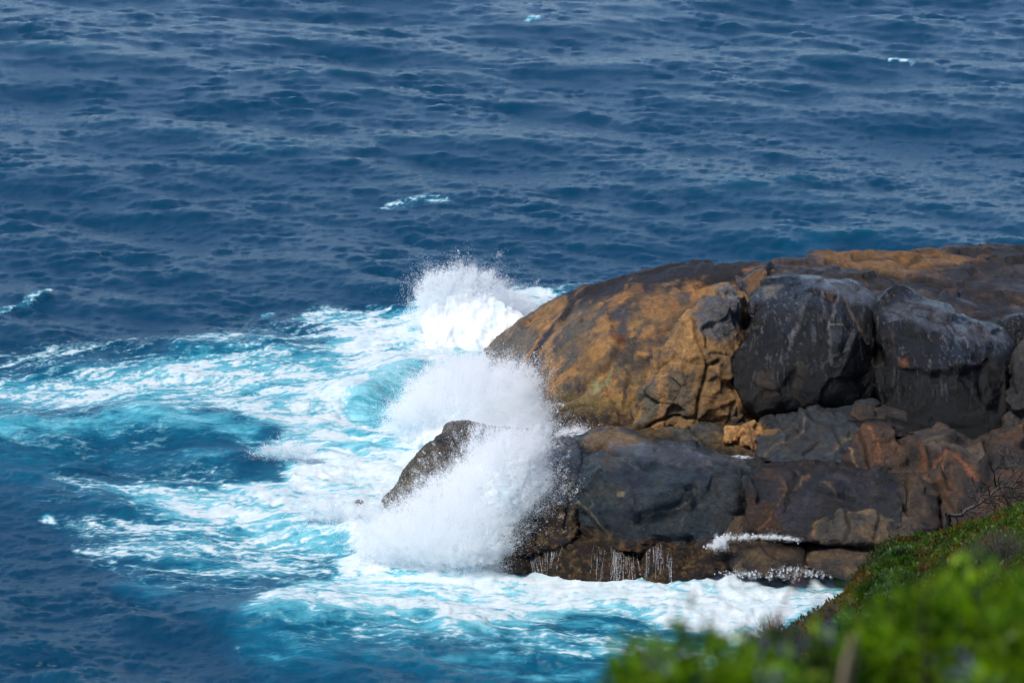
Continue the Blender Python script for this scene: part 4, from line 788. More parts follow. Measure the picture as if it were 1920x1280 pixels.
# ------------------------------------------------------------------ bursts of spray
def mat_spray():
    M = NT('spray'); b = M.b
    b.inputs['Base Color'].default_value = (.98, .985, .99, 1); b.inputs['Roughness'].default_value = 1; b.inputs['Specular IOR Level'].default_value = 0
    tr = M.n('BsdfTranslucent'); tr.inputs[0].default_value = (.98, .985, .99, 1)
    mx = M.n('MixShader', i_0=.28); M.l(b.outputs[0], mx.inputs[1]); M.l(tr.outputs[0], mx.inputs[2]); M.l(mx.outputs[0], M.out.inputs[0])
    return M.m
SPRAY = mat_spray()
def mat_foam():
    M = NT('foam'); b = M.b; g = M.n('NewGeometry')
    n_ = M.n('TexNoise', i_Scale=2.2, i_Detail=8.0, i_Roughness=.7); M.l(g.outputs['Position'], n_.inputs['Vector'])
    c = M.attr('col').outputs['Color']; M.l(c, b.inputs['Base Color']); b.inputs['Roughness'].default_value = .9; b.inputs['Specular IOR Level'].default_value = .1
    b.inputs['Subsurface Weight'].default_value = 0.0
    bp = M.n('Bump', i_Strength=.35, i_Distance=.12); M.l(n_.outputs['Fac'], bp.inputs['Height']); M.l(bp.outputs[0], b.inputs['Normal'])
    return M.m
FOAM = mat_foam()
def droplets(name, P, R, parent, kind='stuff'):
    me = bpy.data.meshes.new(name); me.vertices.add(len(P)); me.vertices.foreach_set('co', np.ascontiguousarray(P, np.float32).ravel())
    a = me.attributes.new('rad', 'FLOAT', 'POINT'); a.data.foreach_set('value', np.ascontiguousarray(R, np.float32)); me.update()
    o = bpy.data.objects.new(name, me); C.objects.link(o)
    g = bpy.data.node_groups.new(name, 'GeometryNodeTree')
    g.interface.new_socket('Geometry', in_out='INPUT', socket_type='NodeSocketGeometry'); g.interface.new_socket('Geometry', in_out='OUTPUT', socket_type='NodeSocketGeometry')
    i = g.nodes.new('NodeGroupInput'); q = g.nodes.new('NodeGroupOutput'); mp = g.nodes.new('GeometryNodeMeshToPoints'); sm_ = g.nodes.new('GeometryNodeSetMaterial'); at_ = g.nodes.new('GeometryNodeInputNamedAttribute')
    at_.data_type = 'FLOAT'; at_.inputs[0].default_value = 'rad'; sm_.inputs['Material'].default_value = SPRAY
    g.links.new(i.outputs[0], mp.inputs['Mesh']); g.links.new(at_.outputs[0], mp.inputs['Radius']); g.links.new(mp.outputs[0], sm_.inputs[0]); g.links.new(sm_.outputs[0], q.inputs[0])
    m = o.modifiers.new('points', 'NODES'); m.node_group = g
    me.materials.append(SPRAY)
    if parent: o.parent = parent
    if kind: o['kind'] = kind
    return o
def burst(label, poly, origin, Yc, thick, n, soft=26, core=None, cspine=None, clump=40, spread=7.0, rmin=.006, rmax=.014, seed=0, dens=None, coreY=None, up=1.0, coreT=1.2):
    """a plume of spray: droplets thrown out from an origin, thick inside the outline and feathering out past it"""
    r = np.random.default_rng(100+seed)
    pl = np.array(poly, float); lo, hi = pl.min(0)-soft, pl.max(0)+soft
    nc = int(n/clump*1.0); S = np.empty((0, 2)); o_ = np.array(origin, float)
    while len(S) < nc:
        q = r.uniform(lo-soft, hi+soft, (nc*3, 2)); dv = q-o_; th = np.arctan2(dv[:, 1], dv[:, 0]); rd = np.hypot(dv[:, 0], dv[:, 1])
        jet = fbm(np.stack([th*5.5, rd/260, 0*th+seed], 1), 3, .65)                 # long and short jets fan out of the origin
        jet2 = fbm(np.stack([th*19, rd/110, 0*th+seed+3], 1), 3, .65)
        nz = fbm(np.stack([q[:, 0]/30, q[:, 1]/30, 0*q[:, 0]+seed], 1), 4, .65); nz2 = fbm(np.stack([q[:, 0]/9, q[:, 1]/9, 0*q[:, 0]+seed+5], 1), 3, .6)
        sd = sdpoly(q[:, 0], q[:, 1], poly) + jet*soft*1.5 + jet2*soft*.8 + nz*soft*1.5 + nz2*soft*.6
        pr = smooth(soft*.8, -soft*1.0, sd)**1.4*np.clip(.8+1.0*jet2+1.5*nz2+1.0*nz, .02, 1.8)/1.8
        pr = pr + .012*smooth(soft*3.0, 0, sd)                                      # stray drops
        if dens is not None: pr = pr*dens(q[:, 0], q[:, 1])
        S = np.vstack([S, q[r.uniform(size=len(q)) < pr]])
    S = S[:nc]; dr = S-o_ + r.normal(size=S.shape)*20; ln = np.linalg.norm(dr, axis=1)[:, None]+1e-6; dr /= ln
    sdS = sdpoly(S[:, 0], S[:, 1], poly); depth = np.clip(-sdS, 0, 60)/60
    Y = Yc(S[:, 0], S[:, 1]) + r.normal(size=len(S))*thick*(.35+.65*np.sqrt(depth))
    k = clump; S2 = np.repeat(S, k, 0); D2 = np.repeat(dr, k, 0); Y2 = np.repeat(Y, k) + r.normal(size=nc*k)*.12
    wid = np.repeat(np.exp(r.normal(size=nc)*.75-.45)*spread, k); a = r.normal(size=nc*k); b = r.normal(size=nc*k)
    S2 = S2 + D2*(a*wid*1.15)[:, None] + np.stack([-D2[:, 1], D2[:, 0]], 1)*(b*wid*.65)[:, None] + r.normal(size=(nc*k, 2))*np.repeat(r.uniform(0, 1, nc) < .25, k)[:, None]*spread*1.2
    S2[:, 1] += .004*np.clip(a*wid, 0, 99)**2
    P = at(S2[:, 0], S2[:, 1], Y2)
    R = rmin + (rmax-rmin)*r.beta(1.1, 3.2, len(P)); big = r.uniform(size=len(P)) < .006; R[big] = r.uniform(.014, .030, big.sum())
    P_ok = P[:, 2] > -.2; P = P[P_ok]; R = R[P_ok]
    if core:
        c_ = rock('wave_splash', label, core, cspine, coreY, T=coreT, back=1.5, p=2.2, step=3.2, lump=(1.0, .30), rid=(.6, .18), fine=.14, seed=50+seed, mat=FOAM, cat='splash', wet=0,
                  base=lambda n1, n2, n3, x, y, V: mixc(np.tile(np.array([.84, .88, .90]), (len(n1), 1)), smooth(.0, .6, n2)*.6, (.50, .78, .85)))
        root = c_
    else:
        root = bpy.data.objects.new('wave_splash', None); C.objects.link(root); root.location = at(*origin, Yc(np.array(float(origin[0])), np.array(float(origin[1]))))
        tag(root, label, 'splash')
        P = P - np.array(root.location)
    droplets('droplets', P, R, root)
    return root
# one: the far plume behind the tip of the dome
ya = lambda x, y: seaY(x, 622+0*y)+.4 + (x-880)*.002
burst('tall white fan of spray bursting behind the left tip of the dome', [(774, 605), (784, 570), (778, 550), (796, 516), (826, 503), (862, 500), (895, 508), (925, 515), (950, 530), (980, 556), (1012, 574), (1000, 620), (940, 640), (850, 640), (790, 632)],
      (800, 700), ya, .7, 230000, soft=15, seed=1, core=[(800, 665), (796, 600), (806, 568), (826, 548), (862, 540), (900, 552), (940, 570), (980, 592), (990, 620), (985, 665), (880, 680)], cspine=[(835, 605), (945, 625)],
      coreY=[(790, 600, 131.5), (860, 530, 132.4), (970, 575, 131.6), (850, 600, 131.2), (960, 640, 129.3), (800, 640, 129.6)], coreT=.7, spread=6)
# two: the wide plume against the face of the dome
yb = lambda x, y: 112.6 + (820-y)*.012 + np.clip(1000-x, 0, 300)*.012
burst('broad white wall of spray thrown against the left face of the dome', [(722, 790), (745, 745), (790, 700), (840, 672), (900, 668), (960, 680), (1000, 684), (1018, 720), (1022, 760), (1040, 800), (1035, 826), (960, 835), (900, 820), (850, 802), (800, 800), (750, 795)],
      (880, 860), yb, .8, 340000, soft=15, seed=2, core=[(745, 830), (758, 770), (795, 730), (845, 705), (920, 702), (982, 706), (998, 740), (1008, 780), (1016, 825), (980, 860), (900, 860), (840, 855), (780, 848)], cspine=[(825, 785), (955, 785)],
      coreY=[(760, 780, 116.5), (850, 700, 116.5), (990, 700, 115.0), (1020, 800, 112.8), (880, 800, 113.6), (780, 790, 115.5)], coreT=1.2)
# three: the near plume over the ledge
yc = lambda x, y: 100.9 + (1040-y)*.011 + np.clip(860-x, 0, 300)*.008
burst('huge ragged white burst of spray covering half the brown rock tongue', [(672, 1010), (690, 985), (720, 960), (760, 930), (830, 900), (880, 870), (890, 830), (930, 800), (985, 800), (1030, 830), (1018, 880), (1040, 920), (1020, 950), (985, 975), (970, 1010), (945, 1050), (860, 1062), (760, 1050), (690, 1040)],
      (850, 1090), yc, .8, 480000, soft=23, seed=3, core=[(690, 1035), (730, 1000), (790, 965), (850, 930), (890, 890), (910, 850), (950, 830), (995, 850), (998, 900), (1000, 930), (965, 970), (950, 1010), (925, 1050), (850, 1068), (760, 1060)], cspine=[(780, 1020), (880, 980), (945, 890)],
      coreY=[(700, 1030, 102.8), (790, 970, 103), (910, 850, 102.6), (990, 850, 102.1), (1000, 930, 101.5), (940, 1040, 100.7), (850, 1060, 101), (860, 970, 101.5), (950, 930, 101.2)], coreT=1.0, spread=8)
# thin veil between the two and small splashes along the waterline
yd = lambda x, y: 103.5+0*x
burst('thin white veil of spray drifting over the brown rock tongue and the wet knob', [(800, 905), (850, 870), (900, 820), (890, 800), (960, 790), (1030, 800), (1040, 880), (990, 930), (860, 940)], (880, 960), yd, .5, 90000, soft=24, seed=4, spread=6, rmax=.011)
for k, (lb, pl, og, n, sf) in enumerate([
    ('low white splash curling off the breaking wave left of the brown tongue', [(480, 850), (500, 835), (540, 828), (580, 836), (600, 858), (540, 866)], (540, 890), 11000, 10),
    ('low white spray fringe where the surf meets the block rock', [(1330, 1076), (1380, 1068), (1440, 1070), (1500, 1062), (1540, 1072), (1560, 1082), (1400, 1084)], (1460, 1160), 3000, 3),
    ('white spray lifting along the foot of the brown tongue', [(560, 960), (640, 940), (700, 952), (760, 968), (720, 1000), (620, 990)], (660, 1010), 34000, 16),
    ('small white splash in the surge channel between the dome and the ledge', [(1042, 818), (1060, 808), (1085, 806), (1108, 816), (1090, 824)], (1075, 840), 14000, 6)]):
    if 'block' in lb: yy = lambda x, y: 98.6+0*x
    elif 0: pass
    elif 'channel' in lb: yy = lambda x, y: 112.0+0*x
    else: yy = (lambda c: (lambda x, y: c+0*x))(float(seaY(0, og[1]-22)))
    burst(lb, pl, og, yy, .25, n, soft=sf, seed=10+k, spread=4 if sf > 5 else 2, clump=25)

# trickles of white water running off the toe rocks: strings of foam laid on the rock
from mathutils.bvhtree import BVHTree
dg = bpy.context.evaluated_depsgraph_get()
def bvh_of(o):
    A = []; F = []; k = 0
    for q in o:
        me = q.data; V = np.empty(len(me.vertices)*3, np.float32); me.vertices.foreach_get('co', V); V = V.reshape(-1, 3)
        A += V.tolist(); F += [tuple(i+k for i in p.vertices) for p in me.polygons]; k += len(V)
    return BVHTree.FromPolygons(A, F)
BV = bvh_of([o for o in C.objects if o.name.startswith('weedy_rock') or o.name.startswith('block_rock')])
def trickles(label, os_, starts, length, fan, n, width=.006, seed=0):
    r = random.Random(seed); A = Vector((0, 0, CAM_H)); P = []; R = []
    for k in range(n):
        t = r.random()**(1.0 if r.random() < .5 else 1.8); x = starts[0][0]*(1-t)+starts[1][0]*t; y = starts[0][1]*(1-t)+starts[1][1]*t + r.gauss(0, 7)
        L = length*r.uniform(.1, 1.05); q = 0; dx = fan*(t-.5); wv = r.gauss(0, .10); dn = r.uniform(.15, .8)
        while q < L:
            wv = wv*.85+r.gauss(0, .06); x += (dx+wv)*.75; y += .75; q += .75
            if r.random() > .25+dn*(.8+.6*math.sin(q/11+k)): continue
            h = BV.ray_cast(A, (Vector(at(x, y, 100.))-A).normalized())
            if h[0] is None or h[0].z < -.1: break
            for z in range(r.choice((1, 2, 3))):
                P.append((h[0].x+r.gauss(0, .006), h[0].y-.02+r.gauss(0, .008), h[0].z+r.gauss(0, .02))); R.append(r.uniform(.003, .008)*width/.006)
    ob = droplets('water_trickle', np.array(P), np.array(R), None); tag(ob, label, 'trickle', None, 'stuff'); return ob
trickles('white trickles fanning down the left flank of the humped weedy rock', TOE1, [(992, 1044), (1056, 1006)], 52, -.6, 50, seed=1)
trickles('white trickles hanging down the middle of the humped weedy rock', TOE1, [(1110, 1040), (1168, 1030)], 56, .15, 16, .005, seed=2)
trickles('bright little waterfalls at the right end of the humped weedy rock', TOE1, [(1150, 1035), (1200, 1050)], 60, .3, 28, .007, seed=3)
trickles('little twin waterfall down the narrow weedy rock', TOE2, [(1212, 1026), (1242, 1024)], 66, .1, 20, .006, seed=4)
trickles('thin fall at the right side of the narrow weedy rock', TOE2, [(1250, 1040), (1262, 1044)], 50, .0, 8, .006, seed=5)
# sheets of white water: on the block rock and in the cleft beside it
def sheet(label, pts, z=None, Y=None, seed=0):
    ox, oy = resample(pts, 2.5, .5); n = len(ox); cx, cy = ox.mean(), oy.mean(); V = []; m = 10
    for s_ in np.linspace(0, 1, m):
        x = cx+(ox-cx)*s_; y = cy+(oy-cy)*s_
        V.append(at(x, y, Y(x, y)))
    V = np.concatenate(V); nz = fbm(V/.25+seed, 3, .6, ridged=True); V[:, 2] += .05*nz; V[:, 1] -= .05*nz + .02
    i0 = np.arange(m*n).reshape(m, n); i1 = np.roll(i0, -1, 1); Fq = np.stack([i0[:-1], i1[:-1], i1[1:], i0[1:]], -1).reshape(-1, 4)[:, ::-1]
    o = mesh_obj('foam_sheet', V, Fq, FOAM, cols={'col': mixc(np.tile([.86, .9, .92], (len(V), 1)), smooth(-.1, .4, -nz)*.6, (.45, .6, .66))})
    tag(o, label, 'foam', None, 'stuff')
yb1 = lambda x, y: 100.0+0*x
burst('white water washing over the back edge of the block rock', [(1366, 1007), (1400, 1004), (1440, 1003), (1480, 1007), (1504, 1014), (1470, 1011), (1420, 1007), (1385, 1010)], (1430, 1030), yb1, .2, 7000, soft=2, seed=21, spread=1.6, clump=30, rmax=.008)
burst('white fall pouring down the cleft left of the block rock', [(1326, 1026), (1342, 1014), (1350, 1002), (1366, 1004), (1360, 1028)], (1350, 990), lambda x, y: 99.6+0*x, .15, 7000, soft=4, seed=22, spread=2, clump=40, rmax=.008)
sheet('strip of white foam lying in the surge channel behind the ledge', [(1046, 820), (1062, 811), (1090, 810), (1112, 817), (1100, 826), (1070, 826)], Y=lambda x, y: 110.3+0*x, seed=5)
sheet('thin line of foam at the foot of the slate slab', [(1360, 856), (1385, 853), (1415, 857), (1418, 861), (1385, 859)], Y=lambda x, y: 107.9+0*x, seed=7)
# ------------------------------------------------------------------ the green slope on the right, and the plants near the camera
TP = [(1925, 990, 79), (1850, 1004, 79), (1780, 1014, 80), (1720, 1016, 80), (1680, 1024, 80), (1645, 1042, 80), (1622, 1075, 79), (1612, 1105, 77), (1560, 1135, 72), (1510, 1170, 66), (1450, 1200, 58), (1400, 1225, 50), (2100, 960, 78), (2300, 910, 76),
      (1760, 1070, 68), (1860, 1060, 62), (1700, 1120, 60), (1920, 1130, 48), (1620, 1190, 52), (1550, 1250, 40), (1800, 1220, 32), (2100, 1100, 50), (2100, 1250, 24), (1650, 1300, 24), (1400, 1320, 26), (1200, 1340, 22)]
tp = np.array([np.append(at(a, b, c)[:2], at(a, b, c)[2]) for a, b, c in TP])
ex = [(2.5, 12, 34.4), (-2, 11, 34.2), (6, 12, 34.9), (14, 12, 36), (0, 5, 36.6), (6, 4, 37.3), (-8, 5, 36.5), (14, 0, 39), (-14, 0, 37), (0, -3, 38.3), (20, 30, 33), (24, 55, 24), (26, 78, 16), (24, 92, 9),
      # beyond the crest of the slope the ground drops away to the sea
      (13, 91, 3.2), (17, 93, 3.5), (10.2, 87, 4.0), (8.6, 80, 5.0), (7.0, 73, 6.5), (5.2, 64, 9.0), (3.2, 55, 13), (.5, 42, 19), (-3, 30, 24), (6.5, 88, -2), (4.2, 78, -2), (2, 68, -1), (-1, 56, 0), (-5, 44, 3), (-9, 30, 8), (12, 98, -2), (20, 100, -1), (-16, 20, 12), (-24, 10, 14), (-20, 34, -2), (-12, 50, -2), (-30, 0, 10)]
tp = np.vstack([tp, np.array(ex, float)])
def tps(P):
    p = P[:, :2]/10; n = len(p)
    K = np.linalg.norm(p[:, None]-p[None], axis=-1)+np.eye(n)*.02; Q = np.hstack([np.ones((n, 1)), p])
    sol = np.linalg.solve(np.block([[K, Q], [Q.T, np.zeros((3, 3))]]), np.concatenate([P[:, 2], np.zeros(3)]))
    def f(x, y):
        r = sol[n]+sol[n+1]*x/10+sol[n+2]*y/10
        for k in range(n): r = r + sol[k]*np.hypot(x/10-p[k, 0], y/10-p[k, 1])
        return r
    return f
TZ = tps(tp)
def ground_z(x, y):
    s_ = np.stack([x, y, 0*x], 1); far_ = smooth(10, 30, y)
    return TZ(x, y) + far_*(.30*fbm(s_/2.2, 3) + .10*fbm(s_/.6, 3))
gx_ = np.concatenate([np.linspace(-30, -4, 40, endpoint=False), np.linspace(-4, 26, 200, endpoint=False), np.linspace(26, 46, 30)])
gy_ = np.concatenate([np.linspace(-12, 30, 60, endpoint=False), np.linspace(30, 102, 210)])
GXX, GYY = np.meshgrid(gx_, gy_); X_, Y_ = GXX.ravel(), GYY.ravel()
Z_ = ground_z(X_, Y_); ii = np.arange(len(X_)).reshape(GXX.shape)
def mat_ground():
    M = NT('slope_ground'); b = M.b; g = M.n('NewGeometry')
    n1 = M.n('TexNoise', i_Scale=.7, i_Detail=6.0, i_Roughness=.65); n2 = M.n('TexNoise', i_Scale=7.0, i_Detail=6.0, i_Roughness=.7)
    M.l(g.outputs['Position'], n1.inputs['Vector']); M.l(g.outputs['Position'], n2.inputs['Vector'])
    a = M.ramp(n1.outputs['Fac'], [(.35, srgb(70, 52, 36)), (.5, srgb(58, 56, 26)), (.65, srgb(84, 62, 46))])
    M.l(M.mix(.7, a, M.ramp(n2.outputs['Fac'], [(.3, .15), (.7, 1.0)]), 'MULTIPLY'), b.inputs['Base Color']); b.inputs['Roughness'].default_value = .9
    bp = M.n('Bump', i_Strength=.8, i_Distance=.1); M.l(n2.outputs['Fac'], bp.inputs['Height']); M.l(bp.outputs[0], b.inputs['Normal'])
    return M.m
gr = mesh_obj('hillside_ground', np.stack([X_, Y_, Z_], 1), np.stack([ii[:-1, :-1], ii[:-1, 1:], ii[1:, 1:], ii[1:, :-1]], -1).reshape(-1, 4), mat_ground())
tag(gr, kind='structure')
def mat_leaf():
    M = NT('leaf'); b = M.b; c = M.attr('col').outputs['Color']
    M.l(c, b.inputs['Base Color']); b.inputs['Roughness'].default_value = .55
    tr = M.n('BsdfTranslucent'); cs = M.mix(1.0, c, (2.0, 2.0, .6), 'MULTIPLY'); M.l(cs, tr.inputs[0])
    mx = M.n('MixShader', i_0=.5); M.l(b.outputs[0], mx.inputs[1]); M.l(tr.outputs[0], mx.inputs[2]); M.l(mx.outputs[0], M.out.inputs[0])
    return M.m
LEAF = mat_leaf(); TWIG = mat_plain('dead_twig', srgb(78, 72, 70), .85, vary=.35, scale=20); DARKTWIG = mat_plain('dark_twig', srgb(38, 34, 32), .85, vary=.35, scale=20)
STEM = mat_plain('green_stem', srgb(84, 74, 40), .7, vary=.3); DRY = mat_plain('dry_stalk', srgb(186, 164, 130), .7, vary=.15); RED = mat_plain('reddish_grass', srgb(150, 108, 92), .8, vary=.25)
LILAC = mat_plain('lilac_petal', srgb(118, 122, 160), .6, trans=.3, vary=.15)
def quads(P, D, U, L, W):
    """leaf blades: a folded kite at each P, along D, with width direction U"""
    n = len(P); L = L[:, None]; W = W[:, None]
    V = np.stack([P, P+D*L*.45+U*W*.5, P+D*L, P+D*L*.45-U*W*.5], 1).reshape(-1, 3)
    F = np.arange(n*4).reshape(n, 4)
    return V, F
def rand_dirs(n, r, up=.6):
    D = r.normal(size=(n, 3)); D[:, 2] = np.abs(D[:, 2])+up; D /= np.linalg.norm(D, axis=1)[:, None]
    U = np.cross(D, r.normal(size=(n, 3))); U /= np.linalg.norm(U, axis=1)[:, None]
    return D, U
# low ground cover in cushions over the slope: it cannot be counted
r = np.random.default_rng(41)
N0 = 900000
tt = r.uniform(0, 1, N0); Yc_ = 26+(92-26)*tt**.75
Xc_ = r.uniform(-1, 22, N0)
qx1, qy1 = topx(np.stack([Xc_, Yc_, ground_z(Xc_, Yc_)], 1))
m = (qx1 > 1380) & (qx1 < 1990) & (qy1 < 1330) & (qy1 > 900)
Xc_, Yc_, qx1, qy1 = Xc_[m], Yc_[m], qx1[m], qy1[m]
s_ = np.stack([Xc_, Yc_, 0*Xc_], 1)
cush = fbm(s_/.9+3, 3); kind = fbm(s_/2.3+31, 4, .6); kk = fbm(s_/.7+77, 3)
bank = smooth(1640, 1560, qx1 + 30*kk)                       # the lower left bank is mostly bare reddish earth
keep = r.uniform(size=len(Xc_)) < (.35+.65*smooth(-.3, .1, cush))*(1-.72*bank)*smooth(6.5, 3.0, 0*Xc_)*1.0
Xc_, Yc_, qx1, qy1, cush, kind, kk, bank = [a[keep] for a in (Xc_, Yc_, qx1, qy1, cush, kind, kk, bank)]
lim = 140000
if len(Xc_) > lim:
    sel = r.permutation(len(Xc_))[:lim]; Xc_, Yc_, qx1, qy1, cush, kind, kk, bank = [a[sel] for a in (Xc_, Yc_, qx1, qy1, cush, kind, kk, bank)]
n = len(Xc_); D_, U_ = rand_dirs(n, r)
Zc = ground_z(Xc_, Yc_) + r.uniform(0, 1, n)*.32*smooth(-.35, .35, cush)*(1-.6*bank)
sz = r.uniform(.07, .15, n)*(.55+Yc_/120)
V, F = quads(np.stack([Xc_, Yc_, Zc], 1), D_, U_, sz, sz*.42)
g1, g2, g3, g4 = srgb(94, 122, 26), srgb(56, 84, 20), srgb(128, 76, 40), srgb(112, 100, 80)
c = np.tile(g1, (n, 1)); c = mixc(c, smooth(-.15, .25, kind), g2); c = mixc(c, smooth(.08, .22, kk)*.85, g3); c = mixc(c, smooth(.22, .40, -kind)*.8, srgb(96, 112, 30)); c = mixc(c, bank*.75, srgb(122, 84, 50)); c = mixc(c, smooth(.30, .42, kind-kk)*.7, g4)
c = c*r.uniform(.55, 1.3, (n, 1))*.75
o = mesh_obj('ground_cover', V, F, LEAF, cols={'col': np.repeat(c, 4, 0)}, smooth_=False)
tag(o, 'low green and rusty ground cover carpeting the slope in cushions', 'ground cover', None, 'stuff')

def slope_pt(px, py):
    """where the ray through a picture point meets the slope"""
    Ys_ = np.linspace(24, 96, 1500); P = at(px, py, Ys_); g = ground_z(P[:, 0], P[:, 1]); k = np.argmax(P[:, 2] < g)
    return P[k] if (P[:, 2] < g).any() else P[np.argmin(np.abs(P[:, 2]-g))]
def bush(name, label, cat, base, rx_, rz_, n, col, col2, leaf, seed, stems=14, smat=STEM, group=None, ryf=1.0, flat=.42):
    r = np.random.default_rng(seed); root = bpy.data.objects.new(name, None); C.objects.link(root); root.location = base; tag(root, label, cat, group)
    d = r.normal(size=(n, 3)); d /= np.linalg.norm(d, axis=1)[:, None]; d[:, 2] = np.abs(d[:, 2])
    lob = 1+(.75 if name == 'leafy_bush' else .45)*fbm(d*2.1+seed, 3); rr = r.uniform(.25, 1, n)**.45
    P = d*(rr*lob)[:, None]*np.array([rx_, rx_*ryf, rz_])
    D = d*.8 + r.normal(size=(n, 3))*.5 + [0, 0, .35]; D /= np.linalg.norm(D, axis=1)[:, None]
    U = np.cross(D, r.normal(size=(n, 3))); U /= np.linalg.norm(U, axis=1)[:, None]
    sz = r.uniform(.6, 1.3, n)*leaf; V, F = quads(P, D, U, sz, sz*flat)
    t = np.clip(.5+1.3*fbm(P/rx_*2+seed, 2)+r.normal(size=n)*.3, 0, 1); c = mixc(np.tile(col, (n, 1)), t, col2)*r.uniform(.6, 1.25, (n, 1))*(.5+.75*smooth(-.25, .3, fbm(P/rx_*2.6+seed+4, 2)))[:, None]
    mesh_obj('leaves', V, F, LEAF, cols={'col': np.repeat(c, 4, 0)}, smooth_=False, parent=root)['kind'] = 'stuff'
    lines = []
    for k in range(stems):
        e = d[r.integers(n)]*np.array([rx_, rx_*ryf, rz_])*.9; mdp = e*.45+np.array([0, 0, .15*rz_])+r.normal(size=3)*.05*rx_
        lines.append(([np.array([0, 0, -.05])+r.normal(size=3)*.03*rx_, mdp, e], leaf*.16))
    tubes('stem', lines, smat, root)['kind'] = 'stuff'
    return root
def tubes(name, lines, mat, parent=None, sides=5):
    V = []; F = []; b0 = 0
    for pts, w0 in lines:
        pts = np.array(pts, float); n_ = len(pts); ws = w0 if hasattr(w0, '__len__') else np.linspace(w0, w0*.35, n_)
        for i in range(n_):
            t = pts[min(i+1, n_-1)]-pts[max(i-1, 0)]; t /= np.linalg.norm(t)+1e-9
            a = np.cross(t, [.31, .17, .93]); a /= np.linalg.norm(a)+1e-9; b = np.cross(t, a)
            for q in range(sides):
                an = q*2*math.pi/sides; V.append(pts[i]+(a*math.cos(an)+b*math.sin(an))*ws[i])
        for i in range(n_-1):
            for q in range(sides):
                F.append((b0+i*sides+q, b0+i*sides+(q+1) % sides, b0+(i+1)*sides+(q+1) % sides, b0+(i+1)*sides+q))
        b0 += n_*sides
    return mesh_obj(name, np.array(V), np.array(F), mat, parent=parent)
for k, (x, y, w_, h_, lb) in enumerate([(1698, 1040, .62, .40, 'silvery green cushion bush near the crest of the slope, upper of two'), (1690, 1088, .52, .38, 'silvery green cushion bush lower on the slope, above the blurred foreground leaves'),
                                        (1668, 1112, .45, .35, 'grey green bush at the left edge of the slope, above the bare bank'), (1600, 1165, .4, .34, 'small pale green bush on the bare reddish bank')]):
    bush('silver_bush', lb, 'bush', slope_pt(x, y+14)-[0, 0, .05], w_, h_, 2600, srgb(112, 142, 104), srgb(70, 104, 66), .10, 60+k)
for k, (x, y, w_, h_, lb) in enumerate([(1690, 1072, .7, .6, 'bright green bush where the slope meets the block rock'), (1705, 1048, .7, .45, 'dark green bush on the crest of the slope left of the bare shrub'), (1650, 1105, .45, .4, 'green bush lowest on the left edge of the slope')]):
    bush('green_bush', lb, 'bush', slope_pt(x, y+10)-[0, 0, .15], w_, h_, 4200, srgb(82, 112, 26)*.8, srgb(44, 74, 22)*.8, .12, 70+k)
def twigs(base, n, length, r, spread=.6, w=.006):
    L = []
    for k in range(n):
        p = np.array(base)+r.normal(size=3)*[.12, .12, 0]*length; d = np.array([r.normal()*spread, r.normal()*spread, 1.0]); d /= np.linalg.norm(d); pts = [p]
        for q in range(5): d = d+r.normal(size=3)*.22; d /= np.linalg.norm(d); pts.append(pts[-1]+d*length*r.uniform(.14, .24))
        L.append((pts, w))
        for z in range(2):
            j = r.integers(1, 4); d2 = d+r.normal(size=3)*.7; d2 /= np.linalg.norm(d2); L.append(([pts[j], pts[j]+d2*length*.18, pts[j]+d2*length*.34+r.normal(size=3)*.02], w*.7))
    return L
r = np.random.default_rng(5)
for (x, y, ln, nn, mt, lb) in [(1880, 1072, 1.0, 150, TWIG, 'grey leafless twiggy bush on the right of the slope'), (1835, 1070, .7, 90, TWIG, 'smaller grey leafless twiggy bush left of the bigger one on the slope'), (1452, 1212, .62, 130, TWIG, 'brown dry tuft bush standing at the end of the bank above the surf')]:
    b_ = slope_pt(x, y); t = tubes('twiggy_bush', [(np.array(p)-b_, w_) for p, w_ in twigs(b_, nn, ln, r, .5, .007)], mt, sides=3); t.location = b_; tag(t, lb, 'bush')

# the dead shrub leaning over the crest
bt = slope_pt(1775, 1012); Yb = bt[1]
root = bpy.data.objects.new('dead_shrub', None); C.objects.link(root); root.location = bt; tag(root, 'dead grey shrub with crooked bare branches leaning right over the crest of the slope', 'shrub')
def W(pts, dy=0.0): return [at(a, b, Yb+dy*i)-bt for i, (a, b) in enumerate(pts)]
tubes('trunk', [(W([(1772, 1018), (1774, 995), (1779, 975), (1776, 963)], -.03), [.085, .075, .08, .075])], DARKTWIG, root, 8)
main = [([(1774, 964), (1790, 966), (1803, 965), (1812, 955), (1828, 948), (1842, 940), (1855, 930), (1866, 918), (1870, 905)], [.07, .055, .05, .048, .045, .04, .036, .03, .022], .06),
        ([(1780, 985), (1795, 988), (1810, 984), (1830, 980), (1850, 973), (1870, 976), (1890, 970), (1905, 972), (1925, 962)], [.05, .04, .04, .036, .036, .032, .032, .03, .028], -.05),
        ([(1790, 966), (1796, 978), (1790, 988), (1802, 994)], [.03, .026, .022, .016], .04), ([(1776, 1005), (1784, 1016), (1792, 1028), (1786, 1040), (1772, 1048)], [.04, .035, .03, .025, .016], -.1)]
for pts, ws, dy in main: tubes('branch', [(W(pts, dy), ws)], TWIG if dy > 0 else DARKTWIG, root, 6)
rr_ = random.Random(9)
